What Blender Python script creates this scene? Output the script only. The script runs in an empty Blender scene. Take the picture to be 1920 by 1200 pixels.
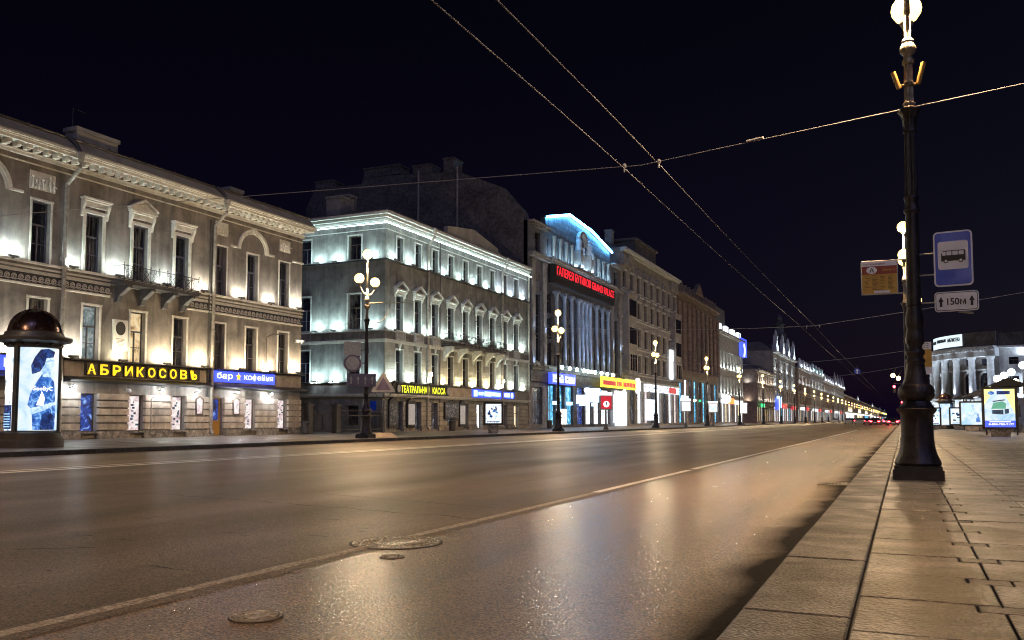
import bpy, bmesh, math, random
from mathutils import Vector, Matrix
from math import sin, cos, pi, radians
random.seed(7)
S = bpy.context.scene
COL = S.collection
# ------------------------------------------------------------------ camera
FOC, PX, PY, VX, VY, EYE = 1617.0, 960.0, 678.0, 1695.0, 786.0, 1.0
_dy = Vector((VX-PX, VY-PY, FOC)).normalized()
_up = Vector((0, -FOC, VY-PY)).normalized()
_dx = _dy.cross(_up) * -1
if _dx.x < 0: _dx = -_dx
def _w(v): return Vector((v.dot(_dx), v.dot(_dy), v.dot(_up)))
cr, cu, cb = _w(Vector((1, 0, 0))), _w(Vector((0, -1, 0))), _w(Vector((0, 0, -1)))
cd = bpy.data.cameras.new('camera'); cam = bpy.data.objects.new('camera', cd); COL.objects.link(cam)
cam.matrix_world = Matrix(((cr.x, cu.x, cb.x, 0), (cr.y, cu.y, cb.y, 0), (cr.z, cu.z, cb.z, EYE), (0, 0, 0, 1)))
cd.sensor_width = 36; cd.lens = FOC/1920*36; cd.shift_y = 78/1920; cd.clip_start = .1; cd.clip_end = 6000
S.camera = cam
# ------------------------------------------------------------------ world: night sky
wd = bpy.data.worlds.new('World'); S.world = wd; wd.use_nodes = True
nt = wd.node_tree; nt.nodes.clear()
out = nt.nodes.new('ShaderNodeOutputWorld'); bg = nt.nodes.new('ShaderNodeBackground')
sky = nt.nodes.new('ShaderNodeTexSky'); sky.sky_type = 'NISHITA'; sky.sun_disc = False
sky.sun_elevation = radians(-4.5); sky.sun_rotation = radians(60)
mx = nt.nodes.new('ShaderNodeMixRGB'); mx.blend_type = 'ADD'; mx.inputs[0].default_value = 1
mx.inputs[2].default_value = (.013, .0062, .038, 1)
tc = nt.nodes.new('ShaderNodeTexCoord'); sp = nt.nodes.new('ShaderNodeSeparateXYZ'); mr = nt.nodes.new('ShaderNodeMapRange'); mg_ = nt.nodes.new('ShaderNodeMixRGB')
mr.inputs[1].default_value = 0; mr.inputs[2].default_value = .42; nt.links.new(tc.outputs['Generated'], sp.inputs[0]); nt.links.new(sp.outputs[2], mr.inputs[0]); nt.links.new(mr.outputs[0], mg_.inputs[0])
mg_.inputs[1].default_value = (.026, .016, .095, 1); mg_.inputs[2].default_value = (.007, .004, .028, 1); nt.links.new(mg_.outputs[0], mx.inputs[2])
nt.links.new(sky.outputs[0], mx.inputs[1]); nt.links.new(mx.outputs[0], bg.inputs[0])
bg.inputs[1].default_value = .09; nt.links.new(bg.outputs[0], out.inputs[0])
ml = bpy.data.lights.new('roof_fill', 'SUN'); ml.energy = .4; ml.angle = radians(12); ml.color = (.45, .5, 1)  # added dim blue sun that lifts the roofs and gable wall
mo = bpy.data.objects.new('roof_fill', ml); COL.objects.link(mo); mo.rotation_euler = (radians(50), 0, radians(35))
S.view_settings.view_transform = 'Standard'; S.view_settings.look = 'None'
S.view_settings.exposure = 0; S.view_settings.gamma = 1
S.cycles.filter_width = 1.1; S.cycles.use_denoising = True; S.cycles.sample_clamp_indirect = 4; S.cycles.max_bounces = 5
S.cycles.diffuse_bounces = 2; S.cycles.glossy_bounces = 3; S.cycles.use_light_tree = True
LAMP_POINT, LAMP_DOWN, FLOOD = 2700, 5000, 12.0
# ------------------------------------------------------------------ helpers
WL = {}
MATS = {}
def frame(ox, oy, deg, oz=0):
    a = radians(deg); c, s = cos(a), sin(a)
    def F(u, d, z): return (ox+u*c+d*s, oy+u*s-d*c, oz+z)
    return F
ID = lambda u, d, z: (u, d, z)
def link(o, parent, world):
    COL.objects.link(o)
    w = Vector(world)
    if parent is not None:
        o.parent = parent; o.location = w-WL[parent.name]
    else: o.location = w
    WL[o.name] = w
    return o
def tag(o, label, cat, group=None, kind=None):
    if label: o['label'] = label
    if cat: o['category'] = cat
    if group: o['group'] = group
    if kind: o['kind'] = kind
    return o
def thing(name, label, cat, loc, group=None):
    return tag(link(bpy.data.objects.new(name, None), None, loc), label, cat, group)
class MB:
    def __init__(s): s.v = []; s.f = []
    def add(s, vs, fs):
        n = len(s.v); s.v += [tuple(p) for p in vs]; s.f += [tuple(i+n for i in q) for q in fs]; return s
    def fb(s, F, u0, u1, d0, d1, z0, z1):
        vs = [F(u, d, z) for z in (z0, z1) for d in (d0, d1) for u in (u0, u1)]
        return s.add(vs, [(0, 2, 3, 1), (4, 5, 7, 6), (0, 1, 5, 4), (2, 6, 7, 3), (0, 4, 6, 2), (1, 3, 7, 5)])
    def taper(s, F, u, d, z0, z1, a0, b0, a1, b1):
        vs = [F(u+i*a, d+j*b, z) for z, a, b in ((z0, a0, b0), (z1, a1, b1)) for j in (-1, 1) for i in (-1, 1)]
        return s.add(vs, [(0, 2, 3, 1), (4, 5, 7, 6), (0, 1, 5, 4), (2, 6, 7, 3), (0, 4, 6, 2), (1, 3, 7, 5)])
    def prism(s, F, poly, d0, d1):          # polygon in (u,z)
        n = len(poly)
        vs = [F(u, d0, z) for u, z in poly]+[F(u, d1, z) for u, z in poly]
        fs = [tuple(range(n)), tuple(range(2*n-1, n-1, -1))]+[(i, (i+1) % n, n+(i+1) % n, n+i) for i in range(n)]
        return s.add(vs, fs)
    def dprism(s, F, poly, u0, u1):         # polygon in (d,z)
        n = len(poly)
        vs = [F(u0, d, z) for d, z in poly]+[F(u1, d, z) for d, z in poly]
        fs = [tuple(range(n)), tuple(range(2*n-1, n-1, -1))]+[(i, (i+1) % n, n+(i+1) % n, n+i) for i in range(n)]
        return s.add(vs, fs)
    def hprism(s, F, poly, z0, z1):         # polygon in (u,d)
        n = len(poly)
        vs = [F(u, d, z0) for u, d in poly]+[F(u, d, z1) for u, d in poly]
        fs = [tuple(range(n)), tuple(range(2*n-1, n-1, -1))]+[(i, (i+1) % n, n+(i+1) % n, n+i) for i in range(n)]
        return s.add(vs, fs)
    def arch(s, F, u, z, r0, r1, d0, d1, n=14, a0=0, a1=pi):
        vs = []; fs = []
        for i in range(n+1):
            a = a0+(a1-a0)*i/n
            for r, d in ((r0, d0), (r1, d0), (r1, d1), (r0, d1)): vs.append(F(u+r*cos(a), d, z+r*sin(a)))
        for i in range(n):
            for k in range(4): fs.append((4*i+k, 4*i+(k+1) % 4, 4*i+4+(k+1) % 4, 4*i+4+k))
        fs += [(0, 1, 2, 3), (4*n+3, 4*n+2, 4*n+1, 4*n)]
        return s.add(vs, fs)
    def lathe(s, c, prof, n=20, flute=0, nf=12, a0=0):
        vs = []; fs = []
        for r, z in prof:
            for i in range(n):
                a = a0+2*pi*i/n; q = r*(1-flute*(.5-.5*cos(nf*a)) if flute else 1)
                vs.append((c[0]+q*cos(a), c[1]+q*sin(a), c[2]+z))
        for j in range(len(prof)-1):
            for i in range(n): fs.append((j*n+i, j*n+(i+1) % n, (j+1)*n+(i+1) % n, (j+1)*n+i))
        k = len(prof)-1
        fs += [tuple(range(n-1, -1, -1)), tuple(range(k*n, k*n+n))]
        return s.add(vs, fs)
    def tube(s, pts, r, n=8):
        pts = [Vector(p) for p in pts]; vs = []; fs = []
        for i, p in enumerate(pts):
            t = (pts[min(i+1, len(pts)-1)]-pts[max(i-1, 0)]).normalized()
            a = t.cross(Vector((0, 0, 1)) if abs(t.z) < .95 else Vector((1, 0, 0))).normalized(); b = t.cross(a)
            for k in range(n): vs.append(p+a*r*cos(2*pi*k/n)+b*r*sin(2*pi*k/n))
        for i in range(len(pts)-1):
            for k in range(n): fs.append((i*n+k, i*n+(k+1) % n, (i+1)*n+(k+1) % n, (i+1)*n+k))
        m = (len(pts)-1)*n
        fs += [tuple(range(n-1, -1, -1)), tuple(range(m, m+n))]
        return s.add(vs, fs)
    def sphere(s, c, r, n=12, m=8, sz=1):
        return s.lathe(c, [(r*sin(pi*j/m)+1e-4, -r*sz*cos(pi*j/m)) for j in range(m+1)], n)
    def mesh(s, name, mat, smooth=False, off=(0, 0, 0)):
        me = bpy.data.meshes.new(name)
        me.from_pydata([(x-off[0], y-off[1], z-off[2]) for x, y, z in s.v], [], s.f)
        bm = bmesh.new(); bm.from_mesh(me); bmesh.ops.recalc_face_normals(bm, faces=bm.faces)
        if smooth:
            for f in bm.faces: f.smooth = True
            for e in bm.edges:
                if len(e.link_faces) == 2 and e.calc_face_angle(0) > .7: e.smooth = False
        bm.to_mesh(me); bm.free()
        me.materials.append(MATS[mat]); return me
    def build(s, name, mat, parent=None, smooth=False):
        xs, ys, zs = zip(*s.v)
        c = ((min(xs)+max(xs))/2, (min(ys)+max(ys))/2, min(zs))
        return link(bpy.data.objects.new(name, s.mesh(name, mat, smooth, c)), parent, c)
CACHE = {}
def inst(key, name, make, parent, loc):     # one mesh shared by alike pieces; make() -> mesh built round the origin
    if key not in CACHE: CACHE[key] = make()
    return link(bpy.data.objects.new(name, CACHE[key]), parent, loc)
def copy_tree(o, delta, parent=None):
    c = o.copy(); c.parent = None
    COL.objects.link(c); w = WL[o.name]+Vector(delta)
    if parent is not None: c.parent = parent; c.location = w-WL[parent.name]
    else: c.location = w
    WL[c.name] = w
    for ch in list(o.children): copy_tree(ch, delta, c)
    return c
def spot(parent, loc, dirv, power, col, ang=120, size=.06, blend=1.0):
    l = bpy.data.lights.new('flood_light', 'SPOT'); l.energy = power*FLOOD; l.color = col; l.spot_size = radians(ang)
    l.spot_blend = blend; l.shadow_soft_size = size
    o = link(bpy.data.objects.new('flood_light', l), parent, loc)
    o.rotation_euler = Vector(dirv).to_track_quat('-Z', 'Y').to_euler(); return o
def point(parent, loc, power, col, size=.05):
    l = bpy.data.lights.new('bulb_light', 'POINT'); l.energy = power; l.color = col; l.shadow_soft_size = size
    return link(bpy.data.objects.new('bulb_light', l), parent, loc)
def text(st, F, u0, u1, z0, z1, d0, d1, mat, name, parent, bold=.02):
    cu_ = bpy.data.curves.new('t', 'FONT'); cu_.body = st; cu_.extrude = .5; cu_.offset = bold; cu_.resolution_u = 3
    o = bpy.data.objects.new('t', cu_); COL.objects.link(o)
    dg = bpy.context.evaluated_depsgraph_get(); me = bpy.data.meshes.new_from_object(o.evaluated_get(dg))
    bpy.data.objects.remove(o); bpy.data.curves.remove(cu_)
    xs = [v.co.x for v in me.vertices]; ys = [v.co.y for v in me.vertices]
    ax, bx, ay, by = min(xs), max(xs), min(ys), max(ys)
    ps = [F(u0+(v.co.x-ax)/(bx-ax)*(u1-u0), d0+(v.co.z+.5)*(d1-d0), z0+(v.co.y-ay)/(by-ay)*(z1-z0)) for v in me.vertices]
    c = [sum(q)/len(ps) for q in zip(*ps)]
    for v, p in zip(me.vertices, ps): v.co = (p[0]-c[0], p[1]-c[1], p[2]-c[2])
    me.materials.clear(); me.materials.append(MATS[mat])
    return link(bpy.data.objects.new(name, me), parent, c)
# ------------------------------------------------------------------ materials
def _mat(name):
    m = bpy.data.materials.new(name); m.use_nodes = True; MATS[name] = m
    n = m.node_tree; return m, n, n.nodes['Principled BSDF']
def _N(n, t, **k):
    x = n.nodes.new(t)
    for a, b in k.items(): setattr(x, a, b)
    return x
def M(name, c1, c2=None, scale=2.0, rough=.7, bump=0, bscale=40, metal=0, spec=.5, rnd=0, emit=None, es=0, stretch=(1, 1, 1), detail=5, lo=.35, hi=.65, fine=0, streak=0):
    m, n, p = _mat(name); L = n.links.new
    p.inputs['Roughness'].default_value = rough; p.inputs['Metallic'].default_value = metal
    p.inputs['Specular IOR Level'].default_value = spec
    p.inputs['Base Color'].default_value = (*c1, 1)
    geo = _N(n, 'ShaderNodeNewGeometry'); mp = _N(n, 'ShaderNodeMapping'); mp.inputs['Scale'].default_value = stretch
    L(geo.outputs['Position'], mp.inputs[0])
    src = None
    if c2:
        tn = _N(n, 'ShaderNodeTexNoise'); tn.inputs['Scale'].default_value = scale; tn.inputs['Detail'].default_value = detail
        tn.inputs['Roughness'].default_value = .62; tn.inputs['Distortion'].default_value = .6
        L(mp.outputs[0], tn.inputs[0]); r = _N(n, 'ShaderNodeMapRange'); r.inputs[1].default_value = lo; r.inputs[2].default_value = hi
        L(tn.outputs[0], r.inputs[0]); x = _N(n, 'ShaderNodeMixRGB'); x.inputs[1].default_value = (*c1, 1); x.inputs[2].default_value = (*c2, 1)
        L(r.outputs[0], x.inputs[0]); src = x.outputs[0]
        rr = _N(n, 'ShaderNodeMapRange'); rr.inputs[3].default_value = rough*.8; rr.inputs[4].default_value = min(1, rough*1.2)
        L(r.outputs[0], rr.inputs[0]); L(rr.outputs[0], p.inputs['Roughness'])
    if fine and src:
        t2 = _N(n, 'ShaderNodeTexNoise'); t2.inputs['Scale'].default_value = fine; t2.inputs['Detail'].default_value = 3; L(geo.outputs['Position'], t2.inputs[0])
        r2 = _N(n, 'ShaderNodeMapRange'); r2.inputs[1].default_value = .3; r2.inputs[2].default_value = .7; r2.inputs[3].default_value = .55; r2.inputs[4].default_value = 1.45
        L(t2.outputs[0], r2.inputs[0]); y = _N(n, 'ShaderNodeMixRGB'); y.blend_type = 'MULTIPLY'; y.inputs[0].default_value = 1
        L(src, y.inputs[1]); L(r2.outputs[0], y.inputs[2]); src = y.outputs[0]
    if streak and src:
        mq = _N(n, 'ShaderNodeMapping'); mq.inputs['Scale'].default_value = (1, 1, .09); L(geo.outputs['Position'], mq.inputs[0])
        t4 = _N(n, 'ShaderNodeTexNoise'); t4.inputs['Scale'].default_value = 2.3; t4.inputs['Detail'].default_value = 6; t4.inputs['Roughness'].default_value = .7; L(mq.outputs[0], t4.inputs[0])
        r4 = _N(n, 'ShaderNodeMapRange'); r4.inputs[1].default_value = .32; r4.inputs[2].default_value = .62; r4.inputs[3].default_value = 1-streak; r4.inputs[4].default_value = 1.12
        L(t4.outputs[0], r4.inputs[0]); y = _N(n, 'ShaderNodeMixRGB'); y.blend_type = 'MULTIPLY'; y.inputs[0].default_value = 1
        L(src, y.inputs[1]); L(r4.outputs[0], y.inputs[2]); src = y.outputs[0]
    if rnd and src:
        oi = _N(n, 'ShaderNodeObjectInfo'); r3 = _N(n, 'ShaderNodeMapRange'); r3.inputs[3].default_value = 1-rnd; r3.inputs[4].default_value = 1+rnd
        L(oi.outputs['Random'], r3.inputs[0]); y = _N(n, 'ShaderNodeMixRGB'); y.blend_type = 'MULTIPLY'; y.inputs[0].default_value = 1
        L(src, y.inputs[1]); L(r3.outputs[0], y.inputs[2]); src = y.outputs[0]
    if src: L(src, p.inputs['Base Color'])
    if bump:
        tb = _N(n, 'ShaderNodeTexNoise'); tb.inputs['Scale'].default_value = bscale; tb.inputs['Detail'].default_value = 4
        L(geo.outputs['Position'], tb.inputs[0]); bp = _N(n, 'ShaderNodeBump'); bp.inputs['Strength'].default_value = bump; bp.inputs['Distance'].default_value = .02
        L(tb.outputs[0], bp.inputs['Height']); L(bp.outputs[0], p.inputs['Normal'])
    if emit:
        p.inputs['Emission Color'].default_value = (*emit, 1); p.inputs['Emission Strength'].default_value = es
    return m
def glow(name, c1, c2, c3, scale=3.0, es=1.5, stretch=(1, 1, 1), kind='noise', p1=.42, p2=.58):   # back-lit print, lit interior, or bills made to glow
    m, n, p = _mat(name); L = n.links.new
    geo = _N(n, 'ShaderNodeNewGeometry'); mp = _N(n, 'ShaderNodeMapping'); mp.inputs['Scale'].default_value = stretch
    L(geo.outputs['Position'], mp.inputs[0])
    if kind == 'noise':
        t = _N(n, 'ShaderNodeTexNoise'); t.inputs['Detail'].default_value = 4; t.inputs['Distortion'].default_value = 1.2
        o = t.outputs[0]
    else:
        t = _N(n, 'ShaderNodeTexVoronoi'); t.distance = 'CHEBYCHEV'; o = t.outputs['Color']
    t.inputs['Scale'].default_value = scale; L(mp.outputs[0], t.inputs[0])
    r = _N(n, 'ShaderNodeValToRGB'); e = r.color_ramp.elements
    e[0].position = p1-.12; e[0].color = (*c1, 1); e[1].position = p2+.12; e[1].color = (*c3, 1)
    k = e.new((p1+p2)/2); k.color = (*c2, 1)
    L(o, r.inputs[0]); L(r.outputs[0], p.inputs['Emission Color']); p.inputs['Emission Strength'].default_value = es
    p.inputs['Base Color'].default_value = (.05, .05, .05, 1); p.inputs['Roughness'].default_value = .15
    return m
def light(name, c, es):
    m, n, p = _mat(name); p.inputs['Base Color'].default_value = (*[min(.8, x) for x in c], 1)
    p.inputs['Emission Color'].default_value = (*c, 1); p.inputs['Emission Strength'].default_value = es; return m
M('plaster_beige', (.27, .238, .212), (.14, .124, .113), .9, .85, .12, 12, detail=8, lo=.34, hi=.68, streak=.38)
M('plaster_grey', (.225, .23, .225), (.112, .115, .115), .9, .85, .12, 12, detail=8, lo=.34, hi=.68, streak=.38)
M('stone_beige', (.46, .40, .33), (.30, .26, .22), 2.0, .8, .2, 25, rnd=.16, streak=.3)
M('stone_grey', (.34, .33, .29), (.24, .23, .21), 1.2, .8, .2, 25, rnd=.14)
M('plinth_stone', (.30, .27, .24), (.10, .09, .085), 3.0, .85, .6, 16, rnd=.2, fine=12)
M('trim_white', (.70, .67, .61), (.52, .49, .44), 3, .75, .15, 30)
M('trim_grey', (.60, .62, .60), (.42, .43, .42), 3, .75, .15, 30)
M('relief_white', (.72, .69, .63), (.5, .47, .42), 9, .8, .5, 25)
M('dark_stone', (.05, .047, .055), (.028, .027, .033), 1.5, .6, .3, 20, fine=8)
M('granite_blue', (.12, .125, .15), (.07, .074, .09), 1.5, .55, .3, 20, rnd=.12, fine=8)
M('column_stone', (.21, .22, .25), (.14, .15, .175), 1.0, .7, .1, 20)
M('pale_stone', (.30, .285, .275), (.19, .18, .175), .8, .8, .15, 20)
M('brown_stone', (.22, .165, .14), (.13, .10, .085), 1.5, .8, .3, 20, fine=8)
M('library_stone', (.55, .56, .58), (.38, .39, .42), 1.2, .8, .2, 20)
M('firewall', (.13, .12, .12), (.07, .065, .07), .35, .9, .4, 6, fine=3)
M('roof_metal', (.16, .15, .15), (.10, .095, .10), .8, .5, .1, 8, metal=.3)
M('roof_apron', (.30, .28, .25), (.22, .20, .18), .8, .6, .15, 8)
M('pipe_grey', (.36, .33, .29), (.20, .18, .16), 4, .5, .1, 20, metal=.2)
M('iron_black', (.022, .022, .026), (.045, .04, .038), 8, .42, .3, 30, metal=.5, spec=.5)
M('post_iron', (.02, .02, .027), (.055, .048, .05), 5, .42, .5, 35, metal=.6)
M('post_top', (.28, .25, .20), (.16, .14, .11), 8, .5, .4, 40, metal=.35)
M('dark_metal', (.03, .028, .03), (.05, .045, .045), 4, .45)
M('bronze', (.09, .05, .045), (.05, .03, .03), 3, .25, .05, 20, metal=.85)
M('glass_curtain', (.012, .012, .018), (.15, .14, .15), 2.5, .12, stretch=(1, 4, .25), lo=.45, hi=.6)
M('glass_dark', (.010, .011, .018), (.022, .022, .035), 1.2, .07, spec=.6)
M('frame_dark', (.05, .045, .045), (.08, .07, .07), 6, .5)
M('frame_blue', (.13, .13, .19), (.08, .08, .12), 6, .5)
M('frame_brown', (.10, .07, .05), (.06, .045, .035), 6, .5)
M('ochre_wood', (.42, .24, .05), (.33, .18, .04), 6, .45)
M('white_paint_trail', (.72, .71, .68), (.5, .49, .46), 7, .6, .2, 60, lo=.4, hi=.75)
M('worn_line_trail', (.52, .47, .40), (.15, .115, .085), 38, .7, .3, 80, lo=.34, hi=.62)
M('wire', (.26, .26, .29), None, rough=1, spec=0)
M('marble', (.75, .73, .70), (.62, .6, .58), 4, .4)
M('sign_white', (.86, .87, .92), (.74, .75, .8), 5, .5)
M('sign_blue', (.01, .065, .62), (.008, .05, .5), 4, .35)
M('sign_black', (.008, .008, .009), None, rough=.5)
M('sign_grey', (.38, .38, .40), (.28, .28, .30), 5, .4, metal=.4)
M('sign_yellow', (.62, .36, .05), (.5, .29, .05), 4, .5)
M('sign_maroon', (.30, .045, .03), None, rough=.5)
M('sign_ink', (.13, .07, .02), None, rough=.6)
M('sign_back', (.16, .13, .22), (.11, .09, .15), 5, .4, metal=.3)
M('concrete', (.42, .33, .25), (.30, .24, .19), 6, .85, .4, 30)
M('car_dark', (.03, .012, .014), None, rough=.2, metal=.4)
M('car_silver', (.25, .26, .28), None, rough=.25, metal=.6)
M('rubber', (.015, .015, .015), None, rough=.8)
M('statue', (.5, .52, .55), (.35, .36, .4), 5, .7)
glow('window_warm', (.25, .12, .03), (1, .72, .38), (1, .9, .6), 1.5, .8)
glow('window_cold', (.02, .04, .06), (.25, .35, .38), (.7, .8, .8), 2, .5)
glow('shop_blue', (.002, .004, .02), (.01, .05, .35), (.35, .6, 1), 2.6, 1.1, kind='noise', p1=.5, p2=.62)
glow('shop_pink', (.12, .06, .07), (.75, .60, .62), (1, .93, .9), 2.2, 1.0, p1=.34, p2=.5)
glow('shop_white', (.2, .3, .4), (.8, .92, 1), (1, 1, 1), 2.2, 1.9, p1=.3, p2=.45)
glow('shop_warm', (.2, .1, .02), (1, .75, .4), (1, .92, .7), 1.6, 1.3, p1=.36, p2=.5)
glow('shop_dim', (.01, .01, .012), (.05, .06, .08), (.5, .6, .7), 1.3, .7, kind='noise', p1=.5, p2=.64)
glow('shop_cyan', (.01, .05, .10), (.06, .35, .6), (.5, .9, 1), 1.0, 1.8, p1=.45, p2=.6)
glow('poster_blue', (.004, .012, .06), (.02, .10, .45), (.25, .55, 1), 2.0, 1.0, p1=.45, p2=.6)
glow('poster_white', (.25, .6, 1), (.75, .92, 1), (1, 1, 1), 1.3, 1.0, p1=.36, p2=.6)
glow('poster_mix', (.03, .09, .2), (.7, .85, 1), (1, 1, 1), 4.5, 1.3, p1=.36, p2=.48)
glow('poster_city', (.05, .2, .5), (.6, .85, 1), (1, 1, 1), 3, 1.35, p1=.36, p2=.5)
glow('poster_dark', (.012, .012, .012), (.05, .045, .04), (.5, .38, .28), 5, .8, p1=.48, p2=.62)
glow('poster_text', (.16, .04, .03), (.5, .42, .36), (.62, .55, .48), 9, .7, stretch=(1, 1, 2.2), p1=.4, p2=.5)
for nm, c, e in (('print_navy', (.003, .02, .12), 1), ('print_blue', (.02, .12, .5), 1), ('print_sky', (.35, .65, 1), 1.2), ('print_white', (1, 1, 1), 1.5), ('print_skin', (.55, .78, 1), 1.2),
                 ('print_green', (.10, .35, .25), 1), ('print_yellow', (.9, .95, .35), 1.1), ('print_deep', (.01, .03, .05), 1), ('sign_lit_yellow', (1, .66, .02), 1.3), ('sign_lit_lime', (.85, 1, .03), 1.4),
                 ('sign_lit_red', (1, .02, .04), 1.5), ('sign_lit_white', (.9, .95, 1), 1.5), ('sign_lit_blue', (.05, .09, 1), 1.6), ('sign_lit_ice', (.35, .6, 1), 3.2), ('panel_red', (.5, .02, .04), .9),
                 ('panel_yellow', (1, .78, .05), 1.3), ('panel_orange', (1, .25, .04), 1.6), ('panel_green', (.05, .9, .3), 1.3), ('led_blue', (.12, .50, 1), 60), ('led_ice', (.75, 1, .98), 24), ('bulb_cold', (.85, .95, 1), 40),
                 ('bulb_warm', (1, .75, .35), 40), ('globe_cold', (.85, .97, 1), 22), ('tail_light', (1, .03, .05), 30), ('head_light', (1, .95, .9), 60), ('signal_red', (1, .04, .06), 30), ('signal_green', (.1, .9, .8), 12),
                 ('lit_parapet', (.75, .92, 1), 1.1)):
    light(nm, c, e)
for nm_, a_, b_, c_ in (('print_navy', (.001, .005, .035), (.003, .02, .12), (.03, .12, .42)), ('print_blue', (.004, .03, .2), (.03, .16, .6), (.32, .62, 1)), ('print_skin', (.16, .4, .8), (.55, .78, 1), (.92, .98, 1)), ('print_deep', (.004, .01, .02), (.01, .03, .06), (.1, .16, .25))):
    glow(nm_, a_, b_, c_, 5.5, 1.1)
glow('fascia_glow', (.05, .10, .22), (.55, .7, .9), (1, 1, 1), 1.6, 1.4, stretch=(1, 1, 2.6), kind='voronoi', p1=.25, p2=.42)
light('lamp_globe', (1, .66, .22), 4.2)
# asphalt and slabs: fine aggregate, ruts along the street
def asphalt(name, c1, c2, ra, rb, bump, rutamp, patch=.5, gutter=False, coat=0, crough=.25):
    m, n, p = _mat(name); L = n.links.new
    geo = _N(n, 'ShaderNodeNewGeometry')
    def noise(sc, st=(1, 1, 1), det=4, dist=0):
        mp = _N(n, 'ShaderNodeMapping'); mp.inputs['Scale'].default_value = st; L(geo.outputs['Position'], mp.inputs[0])
        t = _N(n, 'ShaderNodeTexNoise'); t.inputs['Scale'].default_value = sc; t.inputs['Detail'].default_value = det; t.inputs['Distortion'].default_value = dist
        L(mp.outputs[0], t.inputs[0]); return t.outputs[0]
    def rng(s, a, b, c, d):
        r = _N(n, 'ShaderNodeMapRange'); r.inputs[1].default_value = a; r.inputs[2].default_value = b; r.inputs[3].default_value = c; r.inputs[4].default_value = d
        L(s, r.inputs[0]); return r.outputs[0]
    def mul(a, b):
        y = _N(n, 'ShaderNodeMixRGB'); y.blend_type = 'MULTIPLY'; y.inputs[0].default_value = 1; L(a, y.inputs[1]); L(b, y.inputs[2]); return y.outputs[0]
    big = noise(patch, (1, .3, 1), 4, .3); grain = noise(58, (1, 1, 1), 4); rut = noise(.55, (1, .012, 1), 2)
    x = _N(n, 'ShaderNodeMixRGB'); x.inputs[1].default_value = (*c1, 1); x.inputs[2].default_value = (*c2, 1); L(rng(big, .25, .75, 0, 1), x.inputs[0])
    streak = noise(2.2, (1, .05, 1), 4)
    col = mul(mul(x.outputs[0], rng(grain, .36, .64, .12, 2.1)), rng(streak, .3, .7, .8, 1.2))
    kerb_band = None
    if gutter:      # darker, duller band along the kerb, ragged edge
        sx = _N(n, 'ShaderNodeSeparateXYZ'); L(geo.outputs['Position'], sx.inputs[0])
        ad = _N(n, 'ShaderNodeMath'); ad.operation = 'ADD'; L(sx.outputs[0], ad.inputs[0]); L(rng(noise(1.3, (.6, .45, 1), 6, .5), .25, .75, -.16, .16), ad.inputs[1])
        kerb_band = rng(ad.outputs[0], -1.42, -1.0, 0, 1)
        z = _N(n, 'ShaderNodeMixRGB'); z.inputs[2].default_value = (.014, .011, .009, 1); L(kerb_band, z.inputs[0]); L(col, z.inputs[1]); col = z.outputs[0]
    L(col, p.inputs['Base Color'])
    ro = _N(n, 'ShaderNodeMath'); ro.operation = 'ADD'; L(rng(big, .3, .7, ra, rb), ro.inputs[0]); L(rng(rut, .35, .65, -.05 if rutamp else 0, .05 if rutamp else .01), ro.inputs[1]); 
    rsrc = ro.outputs[0]
    if kerb_band is not None:
        z = _N(n, 'ShaderNodeMixRGB'); L(kerb_band, z.inputs[0]); L(rsrc, z.inputs[1]); z.inputs[2].default_value = (.75, .75, .75, 1); rsrc = z.outputs[0]
    L(rsrc, p.inputs['Roughness'])
    fleck = noise(95, (1, 1, 1), 2)
    cw = _N(n, 'ShaderNodeMath'); cw.operation = 'MULTIPLY'; L(rng(fleck, .43, .60, coat*.05, coat), cw.inputs[0]); cw.inputs[1].default_value = 1
    if kerb_band is not None: L(rng(kerb_band, 0, 1, 1, .05), cw.inputs[1])
    L(cw.outputs[0], p.inputs['Coat Weight']); p.inputs['Coat Roughness'].default_value = crough; p.inputs['Coat IOR'].default_value = 2.0
    b1 = _N(n, 'ShaderNodeBump'); b1.inputs['Strength'].default_value = rutamp; b1.inputs['Distance'].default_value = .12; L(rut, b1.inputs['Height'])
    b2 = _N(n, 'ShaderNodeBump'); b2.inputs['Strength'].default_value = bump; b2.inputs['Distance'].default_value = .012; L(grain, b2.inputs['Height'])
    if rutamp: L(b1.outputs[0], b2.inputs['Normal'])
    und = noise(4.5, (1, 1, 1), 3, .4); b0_ = _N(n, 'ShaderNodeBump'); b0_.inputs['Strength'].default_value = .11; b0_.inputs['Distance'].default_value = .03; L(und, b0_.inputs['Height'])
    b3_ = _N(n, 'ShaderNodeBump'); b3_.inputs['Strength'].default_value = bump*.26; b3_.inputs['Distance'].default_value = .012; L(grain, b3_.inputs['Height']); L(b0_.outputs[0], b3_.inputs['Normal']); L(b3_.outputs[0], p.inputs['Coat Normal'])
    L(b2.outputs[0], p.inputs['Normal']); p.inputs['Specular IOR Level'].default_value = .5
    if kerb_band is not None: L(rng(kerb_band, 0, 1, .5, .02), p.inputs['Specular IOR Level'])
asphalt('asphalt_far', (.135, .094, .056), (.062, .045, .03), .42, .54, .9, .4, .5, False, .16, .27)
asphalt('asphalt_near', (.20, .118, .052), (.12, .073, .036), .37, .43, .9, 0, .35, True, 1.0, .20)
M('pave_slab', (.105, .103, .112), (.034, .033, .037), 1.3, .40, .9, 30, rnd=.38, fine=24, spec=.28, lo=.38, hi=.62)
M('pave_key', (.06, .056, .06), (.035, .033, .035), 2.5, .5, .5, 55, rnd=.12, fine=38, spec=.14)
M('kerb_granite', (.10, .094, .098), (.048, .045, .048), 1.6, .45, .7, 45, rnd=.14, fine=32, spec=.14)
M('pave_far', (.17, .15, .14), (.10, .09, .085), .8, .45, .3, 30, fine=12, spec=.25)
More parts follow.
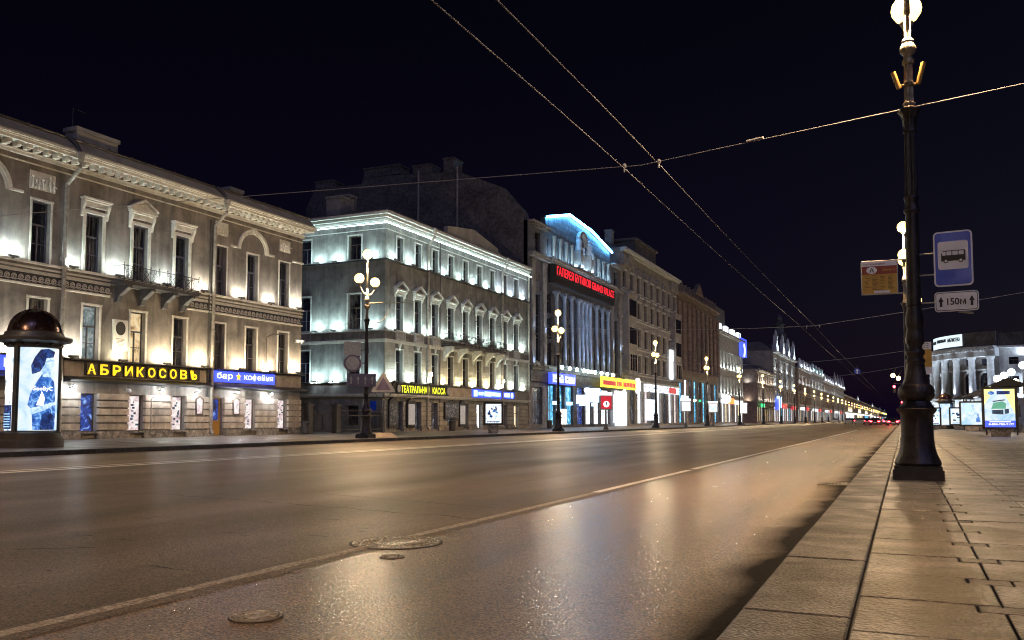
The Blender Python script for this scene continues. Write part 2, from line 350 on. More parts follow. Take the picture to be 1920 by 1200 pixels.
M('joint_dark', (.02, .018, .015), (.03, .026, .022), 4, .9)
M('cast_iron', (.55, .49, .39), (.26, .22, .17), 30, .26, .4, 60, metal=.3)  # lamp reflection on the lids put into a paler base colour
# ================================================================== ground
def sheet(name, x0, x1, y0, y1, z, mat, parent=None, kind='structure'):
    o = MB().add([(x0, y0, z), (x1, y0, z), (x1, y1, z), (x0, y1, z)], [(0, 1, 2, 3)]).build(name, mat, parent)
    if kind and parent is None: o['kind'] = kind
    return o
R0, R1 = -24.8, -.82
ground = sheet('ground', -900, 900, -300, 4000, -.25, 'asphalt_far')
road = sheet('road', R0, -4.42, -40, 3000, -.15, 'asphalt_far')
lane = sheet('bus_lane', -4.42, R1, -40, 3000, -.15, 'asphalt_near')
# random source for cracks and paving
rg = random.Random(3)
# lane markings; the far-side lines paint headlight trails on the road
for x0, x1, y0, y1, m in ((-4.50, -4.38, -10, 13, 'worn_line_trail'), (-4.52, -4.38, 13, 19.5, 'white_paint_trail'), (-4.53, -4.38, 19.9, 96, 'white_paint_trail'),
                          (-17.78, -17.50, -20, 300, 'white_paint_trail'), (-18.30, -18.10, -20, 300, 'white_paint_trail'), (-19.0, -18.9, -20, 17, 'worn_line_trail')):
    sheet('lane_line_trail', x0, x1, y0, y1, -.146, m)['kind'] = 'structure'
sheet('tarmac_edge_strip', -4.38, -4.24, -10, 40, -.147, 'asphalt_far')['kind'] = 'structure'
# cracks in the tarmac
def ribbon(name, pts, w, z, mat):
    vs = []
    for i, (x, y) in enumerate(pts):
        a, b = pts[max(0, i-1)], pts[min(len(pts)-1, i+1)]
        t = Vector((b[0]-a[0], b[1]-a[1])).normalized(); k = w*(.6+.8*rg.random())
        vs += [(x-t.y*k, y+t.x*k, z), (x+t.y*k, y-t.x*k, z)]
    o = MB().add(vs, [(2*i, 2*i+1, 2*i+3, 2*i+2) for i in range(len(pts)-1)]).build(name, mat, None); o['kind'] = 'structure'; return o
def wig(a, b, n, amp): return [(a[0]+(b[0]-a[0])*i/n+rg.uniform(-amp, amp), a[1]+(b[1]-a[1])*i/n+rg.uniform(-amp, amp)) for i in range(n+1)]
ribbon('tarmac_crack', wig((-13.6, 9.4), (-10.2, 9.9), 16, .06)+wig((-10.1, 9.9), (-4.5, 9.0), 26, .05), .013, -.1465, 'joint_dark')
ribbon('tarmac_crack', wig((-8.2, 11.0), (-4.9, 10.2), 12, .04), .010, -.1465, 'joint_dark')
ribbon('tarmac_crack', wig((-7.2, 5.2), (-6.6, 5.6), 6, .03), .012, -.1465, 'joint_dark')
for k in range(26):
    x, y = rg.uniform(-9.5, -5), rg.uniform(4.4, 9); a = rg.uniform(-.2, .3)
    ribbon('tarmac_nick', wig((x, y), (x+rg.uniform(.1, .35), y+a*.2), 3, .015), .008, -.1465, 'joint_dark')
# right pavement: bedding, kerb stones, slabs with corner keys
MB().fb(ID, -.815, 70, -40, 46.2, -.24, -.045).build('pavement_bed', 'joint_dark')['kind'] = 'structure'
kerb = MB().fb(ID, -.80, -.28, -40, 1200, -.235, -.05).build('kerb', 'joint_dark'); kerb['kind'] = 'structure'
def slabmesh(name, mat, poly, z0, z1, bev=.008):
    n = len(poly); cx = sum(p[0] for p in poly)/n; cy = sum(p[1] for p in poly)/n
    inn = [(x-bev*(1 if x > cx else -1), y-bev*(1 if y > cy else -1)) for x, y in poly]
    vs = [(x, y, z0) for x, y in poly]+[(x, y, z1-bev*.6) for x, y in poly]+[(x, y, z1) for x, y in inn]
    fs = [(i, (i+1) % n, n+(i+1) % n, n+i) for i in range(n)]+[(n+i, n+(i+1) % n, 2*n+(i+1) % n, 2*n+i) for i in range(n)]+[tuple(range(2*n, 3*n))]
    return MB().add(vs, fs).mesh(name, mat)
y = .95
for k in range(48):
    ln = 1.9
    inst('kerbstone', 'kerb_stone', lambda: slabmesh('kerb_stone', 'kerb_granite', [(-.27, .006), (.27, .006), (.27, 1.894), (-.27, 1.894)], -.19, 0, .012), kerb, (-.543, y+rg.uniform(0, .006), rg.uniform(-.004, .004)))
    y += ln
MB().fb(ID, -.82, -.28, y, 1200, -.2, 0).build('kerb_run', 'kerb_granite', kerb)
pave = MB().fb(ID, -.262, 70, 46.2, 1200, -.24, -.004).build('pavement', 'pave_far'); pave['kind'] = 'structure'
PU = [-.262, .455]+[.455+.75*i for i in range(1, 12)]; PR = .87
nslab = 0
for r in range(-2, 48):
    y0 = 4.48+PR*r
    for c in range(len(PU)-1):
        u0, u1 = PU[c], PU[c+1]
        if u0 > .135*max(y0, 0)+1.2: continue
        w = u1-u0; g = .006; a, b = -w/2+g, w/2-g; h = PR
        lft = c > 0
        if nslab < 285 or True:
            key = ('slab', c == 0)
            p = [(a, g), (b, g), (b, h-.19), (b-.125, h-.19), (b-.125, h-g)]
            p += [(a+.125, h-g), (a+.125, h-.19), (a, h-.19)] if lft else [(a, h-g)]
            if c == 0: p = [(q[0], q[1]) for q in p]
            inst(key, 'paving_slab', lambda: slabmesh('paving_slab', 'pave_slab', p, -.045, 0), pave, ((u0+u1)/2, y0, rg.uniform(-.003, .003)))
            inst('key', 'paving_key', lambda: slabmesh('paving_key', 'pave_key', [(-.118, 0), (.118, 0), (.118, .172), (-.118, .172)], -.045, -.001), pave, (u1, y0+h-.183, rg.uniform(-.003, .002)))
            nslab += 1
sheet('pavement_field', 1.2, 70, -40, 46.2, -.03, 'pave_far')
# far pavement
fk = MB().fb(ID, -25.1, R0, -40, 1200, -.24, .0).build('far_kerb', 'dark_stone'); fk['kind'] = 'structure'  # kerb face shade and wet put into the darker stone colour
fp = MB().fb(ID, -60, -25.1, -40, 1200, -.24, -.006).build('far_pavement', 'pave_far'); fp['kind'] = 'structure'
# ------------------------------------------------------------------ covers in the road
def cover(x, y, r, label, small=False):
    t = thing('manhole_cover', label, 'manhole cover', (x, y, -.15))
    MB().lathe((x, y, -.15), [(r*1.06, 0), (r*1.06, .0035), (r*.9, .0035)], 40).build('joint', 'joint_dark', t)
    MB().lathe((x, y, -.15), [(r, .004), (r, .010), (r*.93, .012), (r*.92, .004), (r*.86, .004)], 40).build('rim', 'cast_iron', t, True)
    lid = MB().lathe((x, y, -.148), [(r*.84, .003), (r*.84, .010), (r*.78, .012), (r*.76, .006), (r*.5, .006), (r*.48, .011), (r*.4, .011), (r*.38, .006), (.01, .006)], 40).build('lid', 'cast_iron', t, True)
    n = 20 if not small else 8
    def bar(nm, par, rr, w, l, h, n):
        for i in range(n):
            a = 2*pi*i/n; o = inst((nm, r), nm, lambda: MB().fb(ID, -w, w, -l, l, 0, h).mesh(nm, 'cast_iron'), par, (x+cos(a)*rr, y+sin(a)*rr, -.147)); o.rotation_euler.z = a
    bar('tread_rib', lid, r*.63, r*.11, r*.035, .013, n); bar('rim_tooth', t, r*.895, r*.03, r*.06, .010, 24 if not small else 10)
cover(-4.34, 6.96, .41, 'large round cast iron manhole cover lying on the lane line')
cover(-3.92, 6.22, .10, 'tiny round valve cover just in front of the large manhole cover', True)
cover(-3.47, 4.04, .15, 'small round iron cover alone in the near lane', True)
t = thing('drain_grate', 'dark iron drain grate in the gutter beside the near kerb', 'drain grate', (-1.1, 16.4, -.15))
MB().fb(ID, -1.42, -1.36, 16.1, 16.7, -.147, -.135).fb(ID, -.9, -.84, 16.1, 16.7, -.147, -.135).fb(ID, -1.36, -.9, 16.1, 16.16, -.147, -.135).fb(ID, -1.36, -.9, 16.64, 16.7, -.147, -.135).build('frame', 'cast_iron', t)
MB().fb(ID, -1.36, -.9, 16.16, 16.64, -.1475, -.1455).build('pit', 'joint_dark', t)
for i in range(8): MB().fb(ID, -1.35+i*.06, -1.325+i*.06, 16.16, 16.64, -.145, -.137).build('bar', 'cast_iron', t)
# ================================================================== street lamps
def lamp_parts(t, x, y, near):
    n = 32 if near else 14
    o = (x, y, 0)
    MB().fb(frame(x, y, 0), -.385, .385, -.385, .385, 0, .17).fb(frame(x, y, 0), -.36, .36, -.36, .36, .17, .23).build('plinth', 'post_iron', t)
    F8 = dict(n=n if near else 16)
    MB().lathe(o, [(.345, .23), (.365, .27), (.35, .31), (.30, .42), (.268, .55), (.25, .75), (.247, .95), (.255, 1.08), (.30, 1.13), (.31, 1.17), (.28, 1.19), (.235, 1.24), (.21, 1.30), (.255, 1.34), (.285, 1.40), (.285, 1.48), (.265, 1.54), (.225, 1.58)], flute=.04 if near else 0, nf=8, **F8).build('base', 'post_iron', t, True)
    MB().lathe(o, [(.222, 1.58), (.185, 1.66), (.155, 1.80), (.138, 1.94), (.152, 1.96), (.15, 2.0), (.125, 2.03), (.128, 2.07), (.152, 2.10), (.15, 2.15), (.112, 2.19), (.112, 2.24), (.142, 2.28), (.15, 2.36), (.14, 2.44), (.118, 2.52), (.132, 2.55), (.148, 2.62), (.138, 2.72), (.120, 2.82), (.112, 2.9), (.13, 2.92), (.128, 2.97), (.112, 2.98)], flute=.05 if near else 0, nf=10, **F8).build('urn', 'post_iron', t, True)
    MB().lathe(o, [(.112, 2.98), (.104, 4.50)], **F8).build('lower_shaft', 'post_iron', t, True)
    MB().lathe(o, [(.104, 4.50), (.128, 4.53), (.128, 4.57), (.11, 4.60), (.105, 4.72), (.122, 4.75), (.12, 4.79), (.10, 4.82)], **F8).build('collar', 'post_iron', t, True)
    MB().lathe(o, [(.102, 4.82), (.088, 5.9)], n=48 if near else 14, flute=.14 if near else 0, nf=12).build('fluted_shaft', 'post_iron', t, True)
    MB().lathe(o, [(.092, 5.9), (.112, 5.93), (.095, 5.97), (.115, 6.05), (.12, 6.15), (.155, 6.24), (.19, 6.28), (.19, 6.31), (.12, 6.33), (.10, 6.36)], flute=.10 if near else 0, nf=8, **F8).build('capital', 'post_iron', t, True)
    MB().lathe(o, [(.085, 6.36), (.10, 6.40), (.10, 6.43), (.078, 6.45), (.07, 7.10)], n=48 if near else 12, flute=.14 if near else 0, nf=10).build('upper_shaft', 'post_top', t, True)
    MB().lathe(o, [(.075, 7.10), (.10, 7.13), (.10, 7.18), (.07, 7.22), (.075, 7.27), (.125, 7.33), (.135, 7.39), (.11, 7.45), (.085, 7.49), (.10, 7.52), (.07, 7.57)], **F8).build('finial_bulb', 'post_top', t, True)
    MB().lathe(o, [(.055, 7.57), (.045, 9.52), (.10, 9.55), (.10, 9.60)], n=12).build('top_pole', 'post_top', t, True)
    for s in (-1, 1):
        a = MB().tube([(x, y, 7.95)]+[(x, y+s*.75*(1-cos(q*pi/12)), 7.95-.35*sin(q*pi/6)+.02*q) for q in range(1, 7)], .03, 6)
        a.lathe((x, y+s*.75, 8.05), [(.06, 0), (.10, .06), (.12, .12)], 10); a.build('arm', 'post_top', t, True)
    for gx, gy, gz in ((x, y-.75, 8.42), (x, y+.75, 8.42), (x, y, 9.84)):
        inst('globe', 'globe', lambda: MB().sphere((0, 0, 0), .26, 12, 8).mesh('globe', 'lamp_globe', True), t, (gx, gy, gz))
    point(t, (x, y, 9.15), LAMP_POINT, (1, .75, .46), .14)
    l = bpy.data.lights.new('downlight', 'SPOT'); l.energy = LAMP_DOWN; l.color = (1, .60, .27); l.spot_size = radians(164); l.spot_blend = .7; l.shadow_soft_size = .22
    link(bpy.data.objects.new('downlight', l), t, (x, y, 8.0))
    return t
near = thing('street_lamp', 'tall ornate iron street lamp in the foreground carrying the bus stop signs', 'street lamp', (.19, 16.05, 0))
lamp_parts(near, .19, 16.05, True)
for s, a in ((-1, -24), (1, 24)):   # small spotlights clamped to the upper shaft
    F = lambda u, d, z: (.19+u, 16.05+d, 6.78+z)
    b = MB().tube([F(s*.07, -.04, -.03), F(s*.17, -.05, -.05)], .018).tube([F(s*.15, -.05, -.09+.05*(s > 0)), F(s*.24, -.05, .21+.1*(s > 0))], .042, 10)
    b.build('clamped_spotlight', 'ochre_wood', near, True)
MB().lathe((.19, 16.05, 6.72), [(.095, 0), (.095, .06)], 16).build('clamp_band', 'iron_black', near)
near.rotation_euler.y = radians(.35)
ords = ['nearest', 'second', 'third', 'fourth', 'fifth', 'sixth', 'seventh', 'eighth', 'ninth', 'tenth', 'eleventh', 'twelfth']
NL = ['in front of the iron gate between the two cream buildings', 'in front of the building with the red roof sign', 'in front of the pale stone building beyond the red sign',
      'in front of the brown columned building', 'beside the blue rooftop sign']
far0 = thing('street_lamp', 'lit three globe street lamp '+NL[0], 'street lamp', (-26, 38.55, 0), 'lamps along the far pavement')
lamp_parts(far0, -26, 38.55, False)
FL = [66.6, 97.5, 126.0, 153.2]+[181+27.6*i for i in range(20)]+[740+48*i for i in range(18)]
for i, y in enumerate(FL):
    c = copy_tree(far0, (0, y-38.55, 0))
    c['label'] = 'lit three globe street lamp '+NL[i+1] if i < 4 else ('%s lit globe street lamp of the far pavement row, counted from the iron gate' % ('sixth', 'seventh', 'eighth', 'ninth', 'tenth', 'eleventh', 'twelfth')[i-4] if i < 11 else 'tiny far street lamp in the dense row of lights by the vanishing point')
for i in range(6):
    y = 43.2+27.4*i
    c = copy_tree(far0, (26.2 if i == 0 else 27.2, y-38.55, 0)); c['group'] = 'lamps along the near pavement'
    c['label'] = 'lit street lamp standing straight behind the foreground lamp post' if i == 0 else 'distant street lamp hidden in line behind the foreground post'
for (x, y, lb) in ((-26, 9.9, 'street lamp on the far pavement just outside the left edge of the view'), (.19, -8.0, 'street lamp on the near pavement behind the viewer')):
    c = copy_tree(far0, (x+26, y-38.55, 0)); c['label'] = lb
# bracket for the tram wires on the lamp by the gate
MB().tube([(-26, 38.6, 7.2), (-26, 41.2, 7.55), (-26, 43.9, 7.95)], .03, 6).build('bracket_arm', 'post_top', far0, True)
MB().tube([(-26, 38.6+2.2*sin(q*pi/12), 6.1+1.35*(1-cos(q*pi/12))) for q in range(7)], .018, 6).build('bracket_brace', 'post_top', far0, True)
MB().sphere((-26, 38.55, 7.02), .16, 12, 8).build('ball', 'post_top', far0, True)
# ================================================================== building kit
def wall(b, F, u0, u1, z0, z1, ops, mat, th=.55, name='wall'):
    us = sorted(set([u0, u1]+[max(u0, min(u1, e)) for o in ops for e in o[:2]])); m = MB()
    for a, c in zip(us, us[1:]):
        if c-a < 1e-4: continue
        hol = sorted((o[2], o[3]) for o in ops if o[0] < (a+c)/2 < o[1]); z = z0
        for h0, h1 in hol:
            if h0 > z+1e-4: m.fb(F, a, c, -th, 0, z, h0)
            z = max(z, h1)
        if z1 > z+1e-4: m.fb(F, a, c, -th, 0, z, z1)
    return m.build(name, mat, b)
FKEY = {}
def window(b, F, fid, u, z0, w, h, style='sash', fm='frame_dark', glass='glass_dark', rec=.26, name='window'):
    O = F(0, 0, 0); L = lambda a, d, z: tuple(p-q for p, q in zip(F(a, d, z), O))
    k = (fid, round(w, 2), round(h, 2), style, fm, rec); t = .06
    def mk():
        m = MB(); d0, d1 = -rec-.1, -rec
        m.fb(L, -w/2, -w/2+t, d0, d1, 0, h).fb(L, w/2-t, w/2, d0, d1, 0, h).fb(L, -w/2+t, w/2-t, d0, d1, 0, t).fb(L, -w/2+t, w/2-t, d0, d1, h-t, h)
        if style == 'sash':
            m.fb(L, -w/2+t, w/2-t, d0, d1+.03, h*.60, h*.60+.09).fb(L, -.035, .035, d0, d1+.01, t, h*.60)
            for s in (-1, 1): m.fb(L, min(s*.035, s*(w/2-t)), max(s*.035, s*(w/2-t)), d0, d1-.01, h*.30, h*.30+.04)
        elif style == 'tee':
            m.fb(L, -w/2+t, w/2-t, d0, d1+.03, h*.62, h*.62+.07).fb(L, -.03, .03, d0, d1+.01, t, h*.62)
        elif style == 'grid':
            m.fb(L, -.03, .03, d0, d1, t, h-t)
            for q in (.35, .68): m.fb(L, -w/2+t, -.03, d0, d1-.01, h*q, h*q+.05).fb(L, .03, w/2-t, d0, d1-.01, h*q, h*q+.05)
        return m.mesh('window', fm)
    if glass == 'glass_dark' and random.random() < .28: glass = 'glass_curtain'
    win = inst(('w',)+k, name, mk, b, F(u, 0, z0))
    if style == 'sash': cells = [(-w/2+t, w/2-t, h*.60+.09, h-t)]+[(a, c, e, f) for a, c in ((-w/2+t, -.035), (.035, w/2-t)) for e, f in ((t, h*.3), (h*.3+.04, h*.6))]
    elif style == 'tee': cells = [(-w/2+t, w/2-t, h*.62+.07, h-t), (-w/2+t, -.03, t, h*.62), (.03, w/2-t, t, h*.62)]
    elif style == 'grid': cells = [(a, c, e, f) for a, c in ((-w/2+t, -.03), (.03, w/2-t)) for e, f in ((t, h*.35), (h*.35+.05, h*.68), (h*.68+.05, h-t))]
    else: cells = [(-w/2+t, w/2-t, t, h-t)]
    for i, (a, c, e, f) in enumerate(cells):
        inst(('p',)+k+(i, glass), 'pane', lambda: MB().fb(L, a, c, -rec-.07, -rec-.05, e, f).mesh('pane', glass), win, F(u, 0, z0))
    return win
def part(b, F, name, mat, *boxes):
    m = MB()
    for q in boxes: m.fb(F, *q)
    return m.build(name, mat, b)
def casing(b, F, u, z0, w, h, mat, t=.14, d=.06, top=True):
    m = MB().fb(F, u-w/2-t, u-w/2, 0, d, z0, z0+h).fb(F, u+w/2, u+w/2+t, 0, d, z0, z0+h)
    if top: m.fb(F, u-w/2-t-.02, u+w/2+t+.02, 0, d+.03, z0+h, z0+h+t)
    return m.build('window_casing', mat, b)
def flood(b, F, fid, u, z, d, power, col, ang=125, tilt=-.28, size=.05):
    O = F(0, 0, 0); L = lambda a, e, q: tuple(x-y for x, y in zip(F(a, e, q), O))
    f = inst(('flood', fid), 'floodlight', lambda: MB().fb(L, -.24, .24, -.10, .06, -.13, -.03).fb(L, -.05, .05, -.06, .0, -.2, -.13).fb(L, -.03, .03, -.45, -.06, -.2, -.16).mesh('floodlight', 'dark_metal'), b, F(u, d+.1, z))
    a, c = Vector(F(0, tilt-.2, 1)), Vector(F(0, 0, 0))
    if ang < 100: spot(f, F(u, d+.08, z+.02), a-c, power, col, ang, size); return f
    l = bpy.data.lights.new('flood_light', 'AREA'); l.energy = power*FLOOD*.30*random.uniform(.75, 1.2); l.color = col; l.shape = 'RECTANGLE'; l.size = .75 if size < .15 else 2.0; l.size_y = .1
    o = link(bpy.data.objects.new('flood_light', l), f, F(u, d+.08, z-.01))
    U = (Vector(F(1, 0, 0))-c).normalized(); Zx = -(a-c).normalized(); Yx = Zx.cross(U)
    o.rotation_euler = Matrix((U, Yx, Zx)).transposed().to_euler(); return f
def downpipe(b, F, u, zt, zc, dc, name='downpipe', r=.10, mat='pipe_grey'):
    m = MB().tube([F(u, .16, .25), F(u, .16, zt)], r, 10)
    m.tube([F(u, .16, zt), F(u+.1, dc, zc-.55), F(u+.1, dc, zc-.25)], r, 10)
    m.lathe(F(u+.1, dc, zc-.3), [(r, 0), (r*1.6, .25), (r*1.9, .45), (r*1.9, .5)], 10)
    for z in (2.9, 6.2, 8.9, 11.2): m.lathe(F(u, .16, z), [(r*1.2, 0), (r*1.2, .1)], 10)
    m.tube([F(u, .16, .35), F(u, .34, .12)], r, 10)
    return m.build(name, mat, b, True)
def chimney(b, x, y, z0, w, l, h, mat='pale_stone'):
    m = MB().fb(ID, x-w/2, x+w/2, y-l/2, y+l/2, z0, z0+h).fb(ID, x-w/2-.08, x+w/2+.08, y-l/2-.08, y+l/2+.08, z0+h, z0+h+.22)
    return m.build('chimney', mat, b)
def core(b, x0, x1, y0, y1, h, mat='firewall', name='rear_body'):
    return MB().fb(ID, x0, x1, y0, y1, 0, h).build(name, mat, b)
X0 = -37.5
FM = frame(X0, 0, 90)
COLD, WARM, ICE = (.74, 1, .97), (1, .93, .62), (.3, .55, 1)
# ================================================================== building 1: cream corner building on the left
b1 = thing('corner_house', 'cream plaster building at the left with yellow lettering over its shop windows', 'building', (X0, 35, 0))
A, B = 14.0, 47.65
bays = [15.8, 18.85, 21.9, 24.9, 27.9, 30.86, 33.82, 36.78, 39.85, 42.7, 45.78]
gr = [(u-.5, u+.5, .36, 2.3) for u in bays if abs(u-39.85) > .1]+[(39.42, 40.3, .04, 2.3)]
ops1 = [(u-.5, u+.5, 4.02, 6.76) for u in bays]; ops2 = [(u-.5, u+.5, 8.5, 11.46) for u in bays]
wall(b1, FM, A, B, 0, 14.0, gr+ops1+ops2, 'plaster_beige')
core(b1, X0-13, X0-.56, A, B-.02, 13.9)
# end wall towards the gate with the same strings
for i, u in enumerate(bays):
    window(b1, FM, 'm', u, 4.02, 1.0, 2.74, 'sash', 'frame_dark', 'window_warm' if abs(u-33.82) < .1 else ('window_cold' if abs(u-30.86) < .1 else 'glass_dark'))
    window(b1, FM, 'm', u, 8.5, 1.0, 2.96, 'sash', 'frame_blue')
    casing(b1, FM, u, 4.02, 1.0, 2.74, 'trim_white', .10, .04)
    if u > 38 or u < 29: casing(b1, FM, u, 8.5, 1.0, 2.96, 'trim_white', .09, .04)
    else:
        casing(b1, FM, u, 8.5, 1.0, 2.96, 'trim_white', .17, .07)
        hd = part(b1, FM, 'window_hood', 'trim_white', (u-.86, u+.86, 0, .34, 12.13, 12.22), (u-.80, u+.80, 0, .28, 12.04, 12.13), (u-.7, u+.7, 0, .16, 11.78, 12.04))
        for s in (-1, 1):
            MB().dprism(FM, [(0, 11.25), (.07, 11.3), (.13, 11.6), (.26, 11.9), (.27, 12.03), (0, 12.03)], u+s*.74-.07, u+s*.74+.07).build('console', 'trim_white', hd)
        if abs(u-33.82) < .1:
            MB().prism(FM, [(u-.9, 12.22), (u+.9, 12.22), (u+.9, 12.28), (u, 12.76), (u-.9, 12.28)], 0, .18).build('tympanum', 'trim_white', hd)
            MB().prism(FM, [(u-.92, 12.30), (u, 12.79), (u+.92, 12.30), (u+.92, 12.40), (u, 12.90), (u-.92, 12.40)], 0, .36).build('raking_cornice', 'trim_white', hd)
# strings, scroll frieze
part(b1, FM, 'sill_ledge', 'trim_white', (A, B+.05, 0, .20, 8.36, 8.46), (A, B+.05, 0, .10, 8.14, 8.22), (A, B+.05, 0, .06, 7.98, 8.05))
part(b1, FM, 'frieze_ground', 'dark_stone', (A, 31.9, 0, .02, 7.42, 7.9), (37.25, B, 0, .02, 7.42, 7.9))
part(b1, FM, 'frieze_ledge', 'trim_white', (A, 31.9, 0, .12, 7.32, 7.42), (37.25, B, 0, .12, 7.32, 7.42), (A, 31.9, 0, .09, 7.9, 7.96), (37.25, B, 0, .09, 7.9, 7.96))
def scroll():
    pts = []
    for q in range(20):
        a = q/19*3.6*pi; r = .03+.125*q/19; pts.append((.04, r*cos(a), .24+r*sin(a)))
    pts += [(.04, .2, .14), (.04, .26, .10)]
    return MB().tube([(p[0]+.0, p[1], p[2]) for p in pts], .024, 5).mesh('scroll', 'trim_white')
u = A+.2
while u < B-.2:
    if not 31.8 < u < 37.3: inst('scroll', 'scroll', scroll, b1, FM(u, 0, 7.42))
    u += .345
# main cornice
part(b1, FM, 'cornice_band', 'trim_white', (A, B+.02, 0, .05, 13.12, 13.18), (A, B+.05, 0, .14, 13.42, 13.56), (A, B+.07, 0, .20, 13.56, 13.62))
for i in range(int((B-A)/.52)):
    inst('mod', 'modillion', lambda: MB().fb(FM, -.12, .12, .2, .62, 0, .17).fb(FM, -.1, .1, .2, .5, -.06, 0).mesh('modillion', 'trim_white', off=(X0, 0, 0)), b1, (X0, A+.3+i*.52, 13.68))
part(b1, FM, 'corona', 'trim_white', (A, B+.35, 0, .72, 13.86, 14.0), (A, B+.42, 0, .80, 14.0, 14.07), (A, B+.48, 0, .87, 14.07, 14.15))
MB().dprism(FM, [(.84, 14.16), (.86, 14.22), (.30, 14.80), (-.2, 14.86), (-6, 16.6), (-13, 14.2), (-.5, 14.05)], A, B+.3).build('roof', 'roof_apron', b1)
MB().tube([FM(A, .34, 14.86), FM(B+.3, .34, 14.86)], .06, 8).build('gutter', 'dark_metal', b1, True)
for i in range(22): inst('gb', 'gutter_bracket', lambda: MB().fb(ID, -.03, .06, -.025, .025, -.05, .12).mesh('gutter_bracket', 'dark_metal'), b1, FM(A+.8+1.5*i, .34, 14.84))
# arches and impost strings of the end bays
for uc in (24.9, 42.7):
    ar = MB().arch(FM, uc, 11.62, 1.24, 1.42, 0, .12, 18).arch(FM, uc, 11.62, 1.12, 1.2, 0, .05, 18).build('arch_moulding', 'trim_white', b1, False)
    MB().prism(FM, [(uc-.1, 12.78), (uc+.1, 12.78), (uc+.16, 13.14), (uc-.16, 13.14)], 0, .2).build('keystone', 'trim_white', ar)
    part(b1, FM, 'impost_string', 'trim_white', (uc-2.0, uc-1.24, 0, .10, 11.62, 11.74), (uc+1.24, uc+2.0, 0, .10, 11.62, 11.74))
part(b1, FM, 'impost_string', 'trim_white', (46.6, B+.04, 0, .10, 11.62, 11.74))
# carved relief panels
rp = random.Random(5)
for uc, w, z0, z1 in ((27.9, 1.35, 11.98, 12.84), (39.9, 1.05, 12.15, 12.95), (45.8, 1.05, 12.15, 12.95)):
    pn = part(b1, FM, 'relief_panel', 'relief_white', (uc-w/2, uc+w/2, 0, .04, z0, z1))
    m = MB()
    for k in range(7):
        cx = uc-w/2+.12+(w-.24)*k/6; h = (z1-z0)*(.55+.3*rp.random())
        m.tube([FM(cx+rp.uniform(-.08, .08), .05, z0+.06), FM(cx+rp.uniform(-.05, .05), .09, z0+h*.5), FM(cx+rp.uniform(-.08, .08), .06, z0+h)], .045, 6)
        m.sphere(FM(cx, .09, z0+h*.95), .06, 7, 5); m.tube([FM(cx, .08, z0+h*.7), FM(cx+rp.uniform(-.25, .25), .07, z0+h*rp.uniform(.3, .9))], .028, 5)
    m.build('carved_figures', 'relief_white', pn, True)
# ground floor: rustic blocks, plinths, canopy, sign band
edges = [A]+[e for u in bays for e in ((u-.5, u+.5) if abs(u-39.85) > .1 else (39.42, 40.3))]+[B]
piers = [(edges[i], edges[i+1]) for i in range(0, len(edges), 2)]
for a, c in piers:
    if c < 22: continue
    for k in range(5):
        z = .46+k*.385
        MB().hprism(FM, [(a+.01, 0), (a+.01, .10), (a+.05, .15), (c-.05, .15), (c-.01, .10), (c-.01, 0)], z, z+.315).build('stone_block', 'stone_beige', b1)
    MB().hprism(FM, [(a-.02, 0), (a-.02, .16), (a+.05, .19), (c-.05, .18), (c+.02, .15), (c+.02, 0)], 0, .38+.04*rp.random()).build('plinth_block', 'plinth_stone', b1)
for u, gl in zip(bays[3:], ['shop_blue', 'shop_blue', 'shop_blue', 'shop_pink', 'shop_pink', None, 'shop_pink', 'shop_pink']):
    if gl is None: continue
    w = window(b1, FM, 'm', u, .36, 1.0, 1.94, 'plain', 'frame_brown', gl, .2, 'shop_window')
    part(b1, FM, 'shop_sill', 'plinth_stone', (u-.55, u+.55, -.05, .2, .28, .36))
    if gl == 'shop_pink':
        m = MB()
        for k in range(9):
            a, z = rp.uniform(-.3, .2), .3+1.35*k/9; m.fb(FM, u+a, u+a+rp.uniform(.05, .2), -.19, -.185, .36+z, .36+z+rp.uniform(.04, .14))
        m.build('window_print', 'print_deep', w)
dr = part(b1, FM, 'door', 'ochre_wood', (39.42, 39.50, -.3, -.2, .04, 2.3), (40.22, 40.30, -.3, -.2, .04, 2.3), (39.5, 40.22, -.3, -.2, 2.2, 2.3), (39.5, 40.22, -.3, -.2, .04, .85), (39.5, 40.22, -.3, -.2, .85, .93))
part(dr, FM, 'pane', 'shop_blue', (39.5, 40.22, -.28, -.26, .93, 2.2)); part(dr, FM, 'panel', 'ochre_wood', (39.58, 40.14, -.2, -.175, .2, .72))
MB().tube([FM(39.56, -.16, 1.0), FM(39.56, -.16, 1.35)], .02, 6).build('handle', 'cast_iron', dr)
part(b1, FM, 'door_step', 'plinth_stone', (39.3, 40.4, -.5, .3, 0, .035))
MB().dprism(FM, [(0, 2.84), (.55, 2.88), (.58, 2.96), (.45, 3.02), (0, 3.12)], 29.4, 39.0).dprism(FM, [(0, 2.80), (.55, 2.84), (.58, 2.92), (.45, 2.98), (0, 3.08)], 39.5, B+.25).dprism(FM, [(0, 2.84), (.55, 2.88), (.58, 2.96), (.45, 3.02), (0, 3.12)], A, 28.9).build('shop_canopy', 'dark_metal', b1)
part(b1, FM, 'sign_ledge', 'dark_metal', (A, 28.9, 0, .34, 3.93, 4.0), (29.3, 39.0, 0, .34, 3.93, 4.0), (39.45, B+.2, 0, .34, 3.97, 4.03))
part(b1, FM, 'sign_fascia', 'stone_beige', (29.35, 38.95, 0, .06, 3.14, 3.9), (44.95, B, 0, .06, 3.14, 3.9))
s1 = part(b1, FM, 'lettered_sign', 'dark_metal', (30.5, 38.3, .06, .10, 3.2, 3.86))
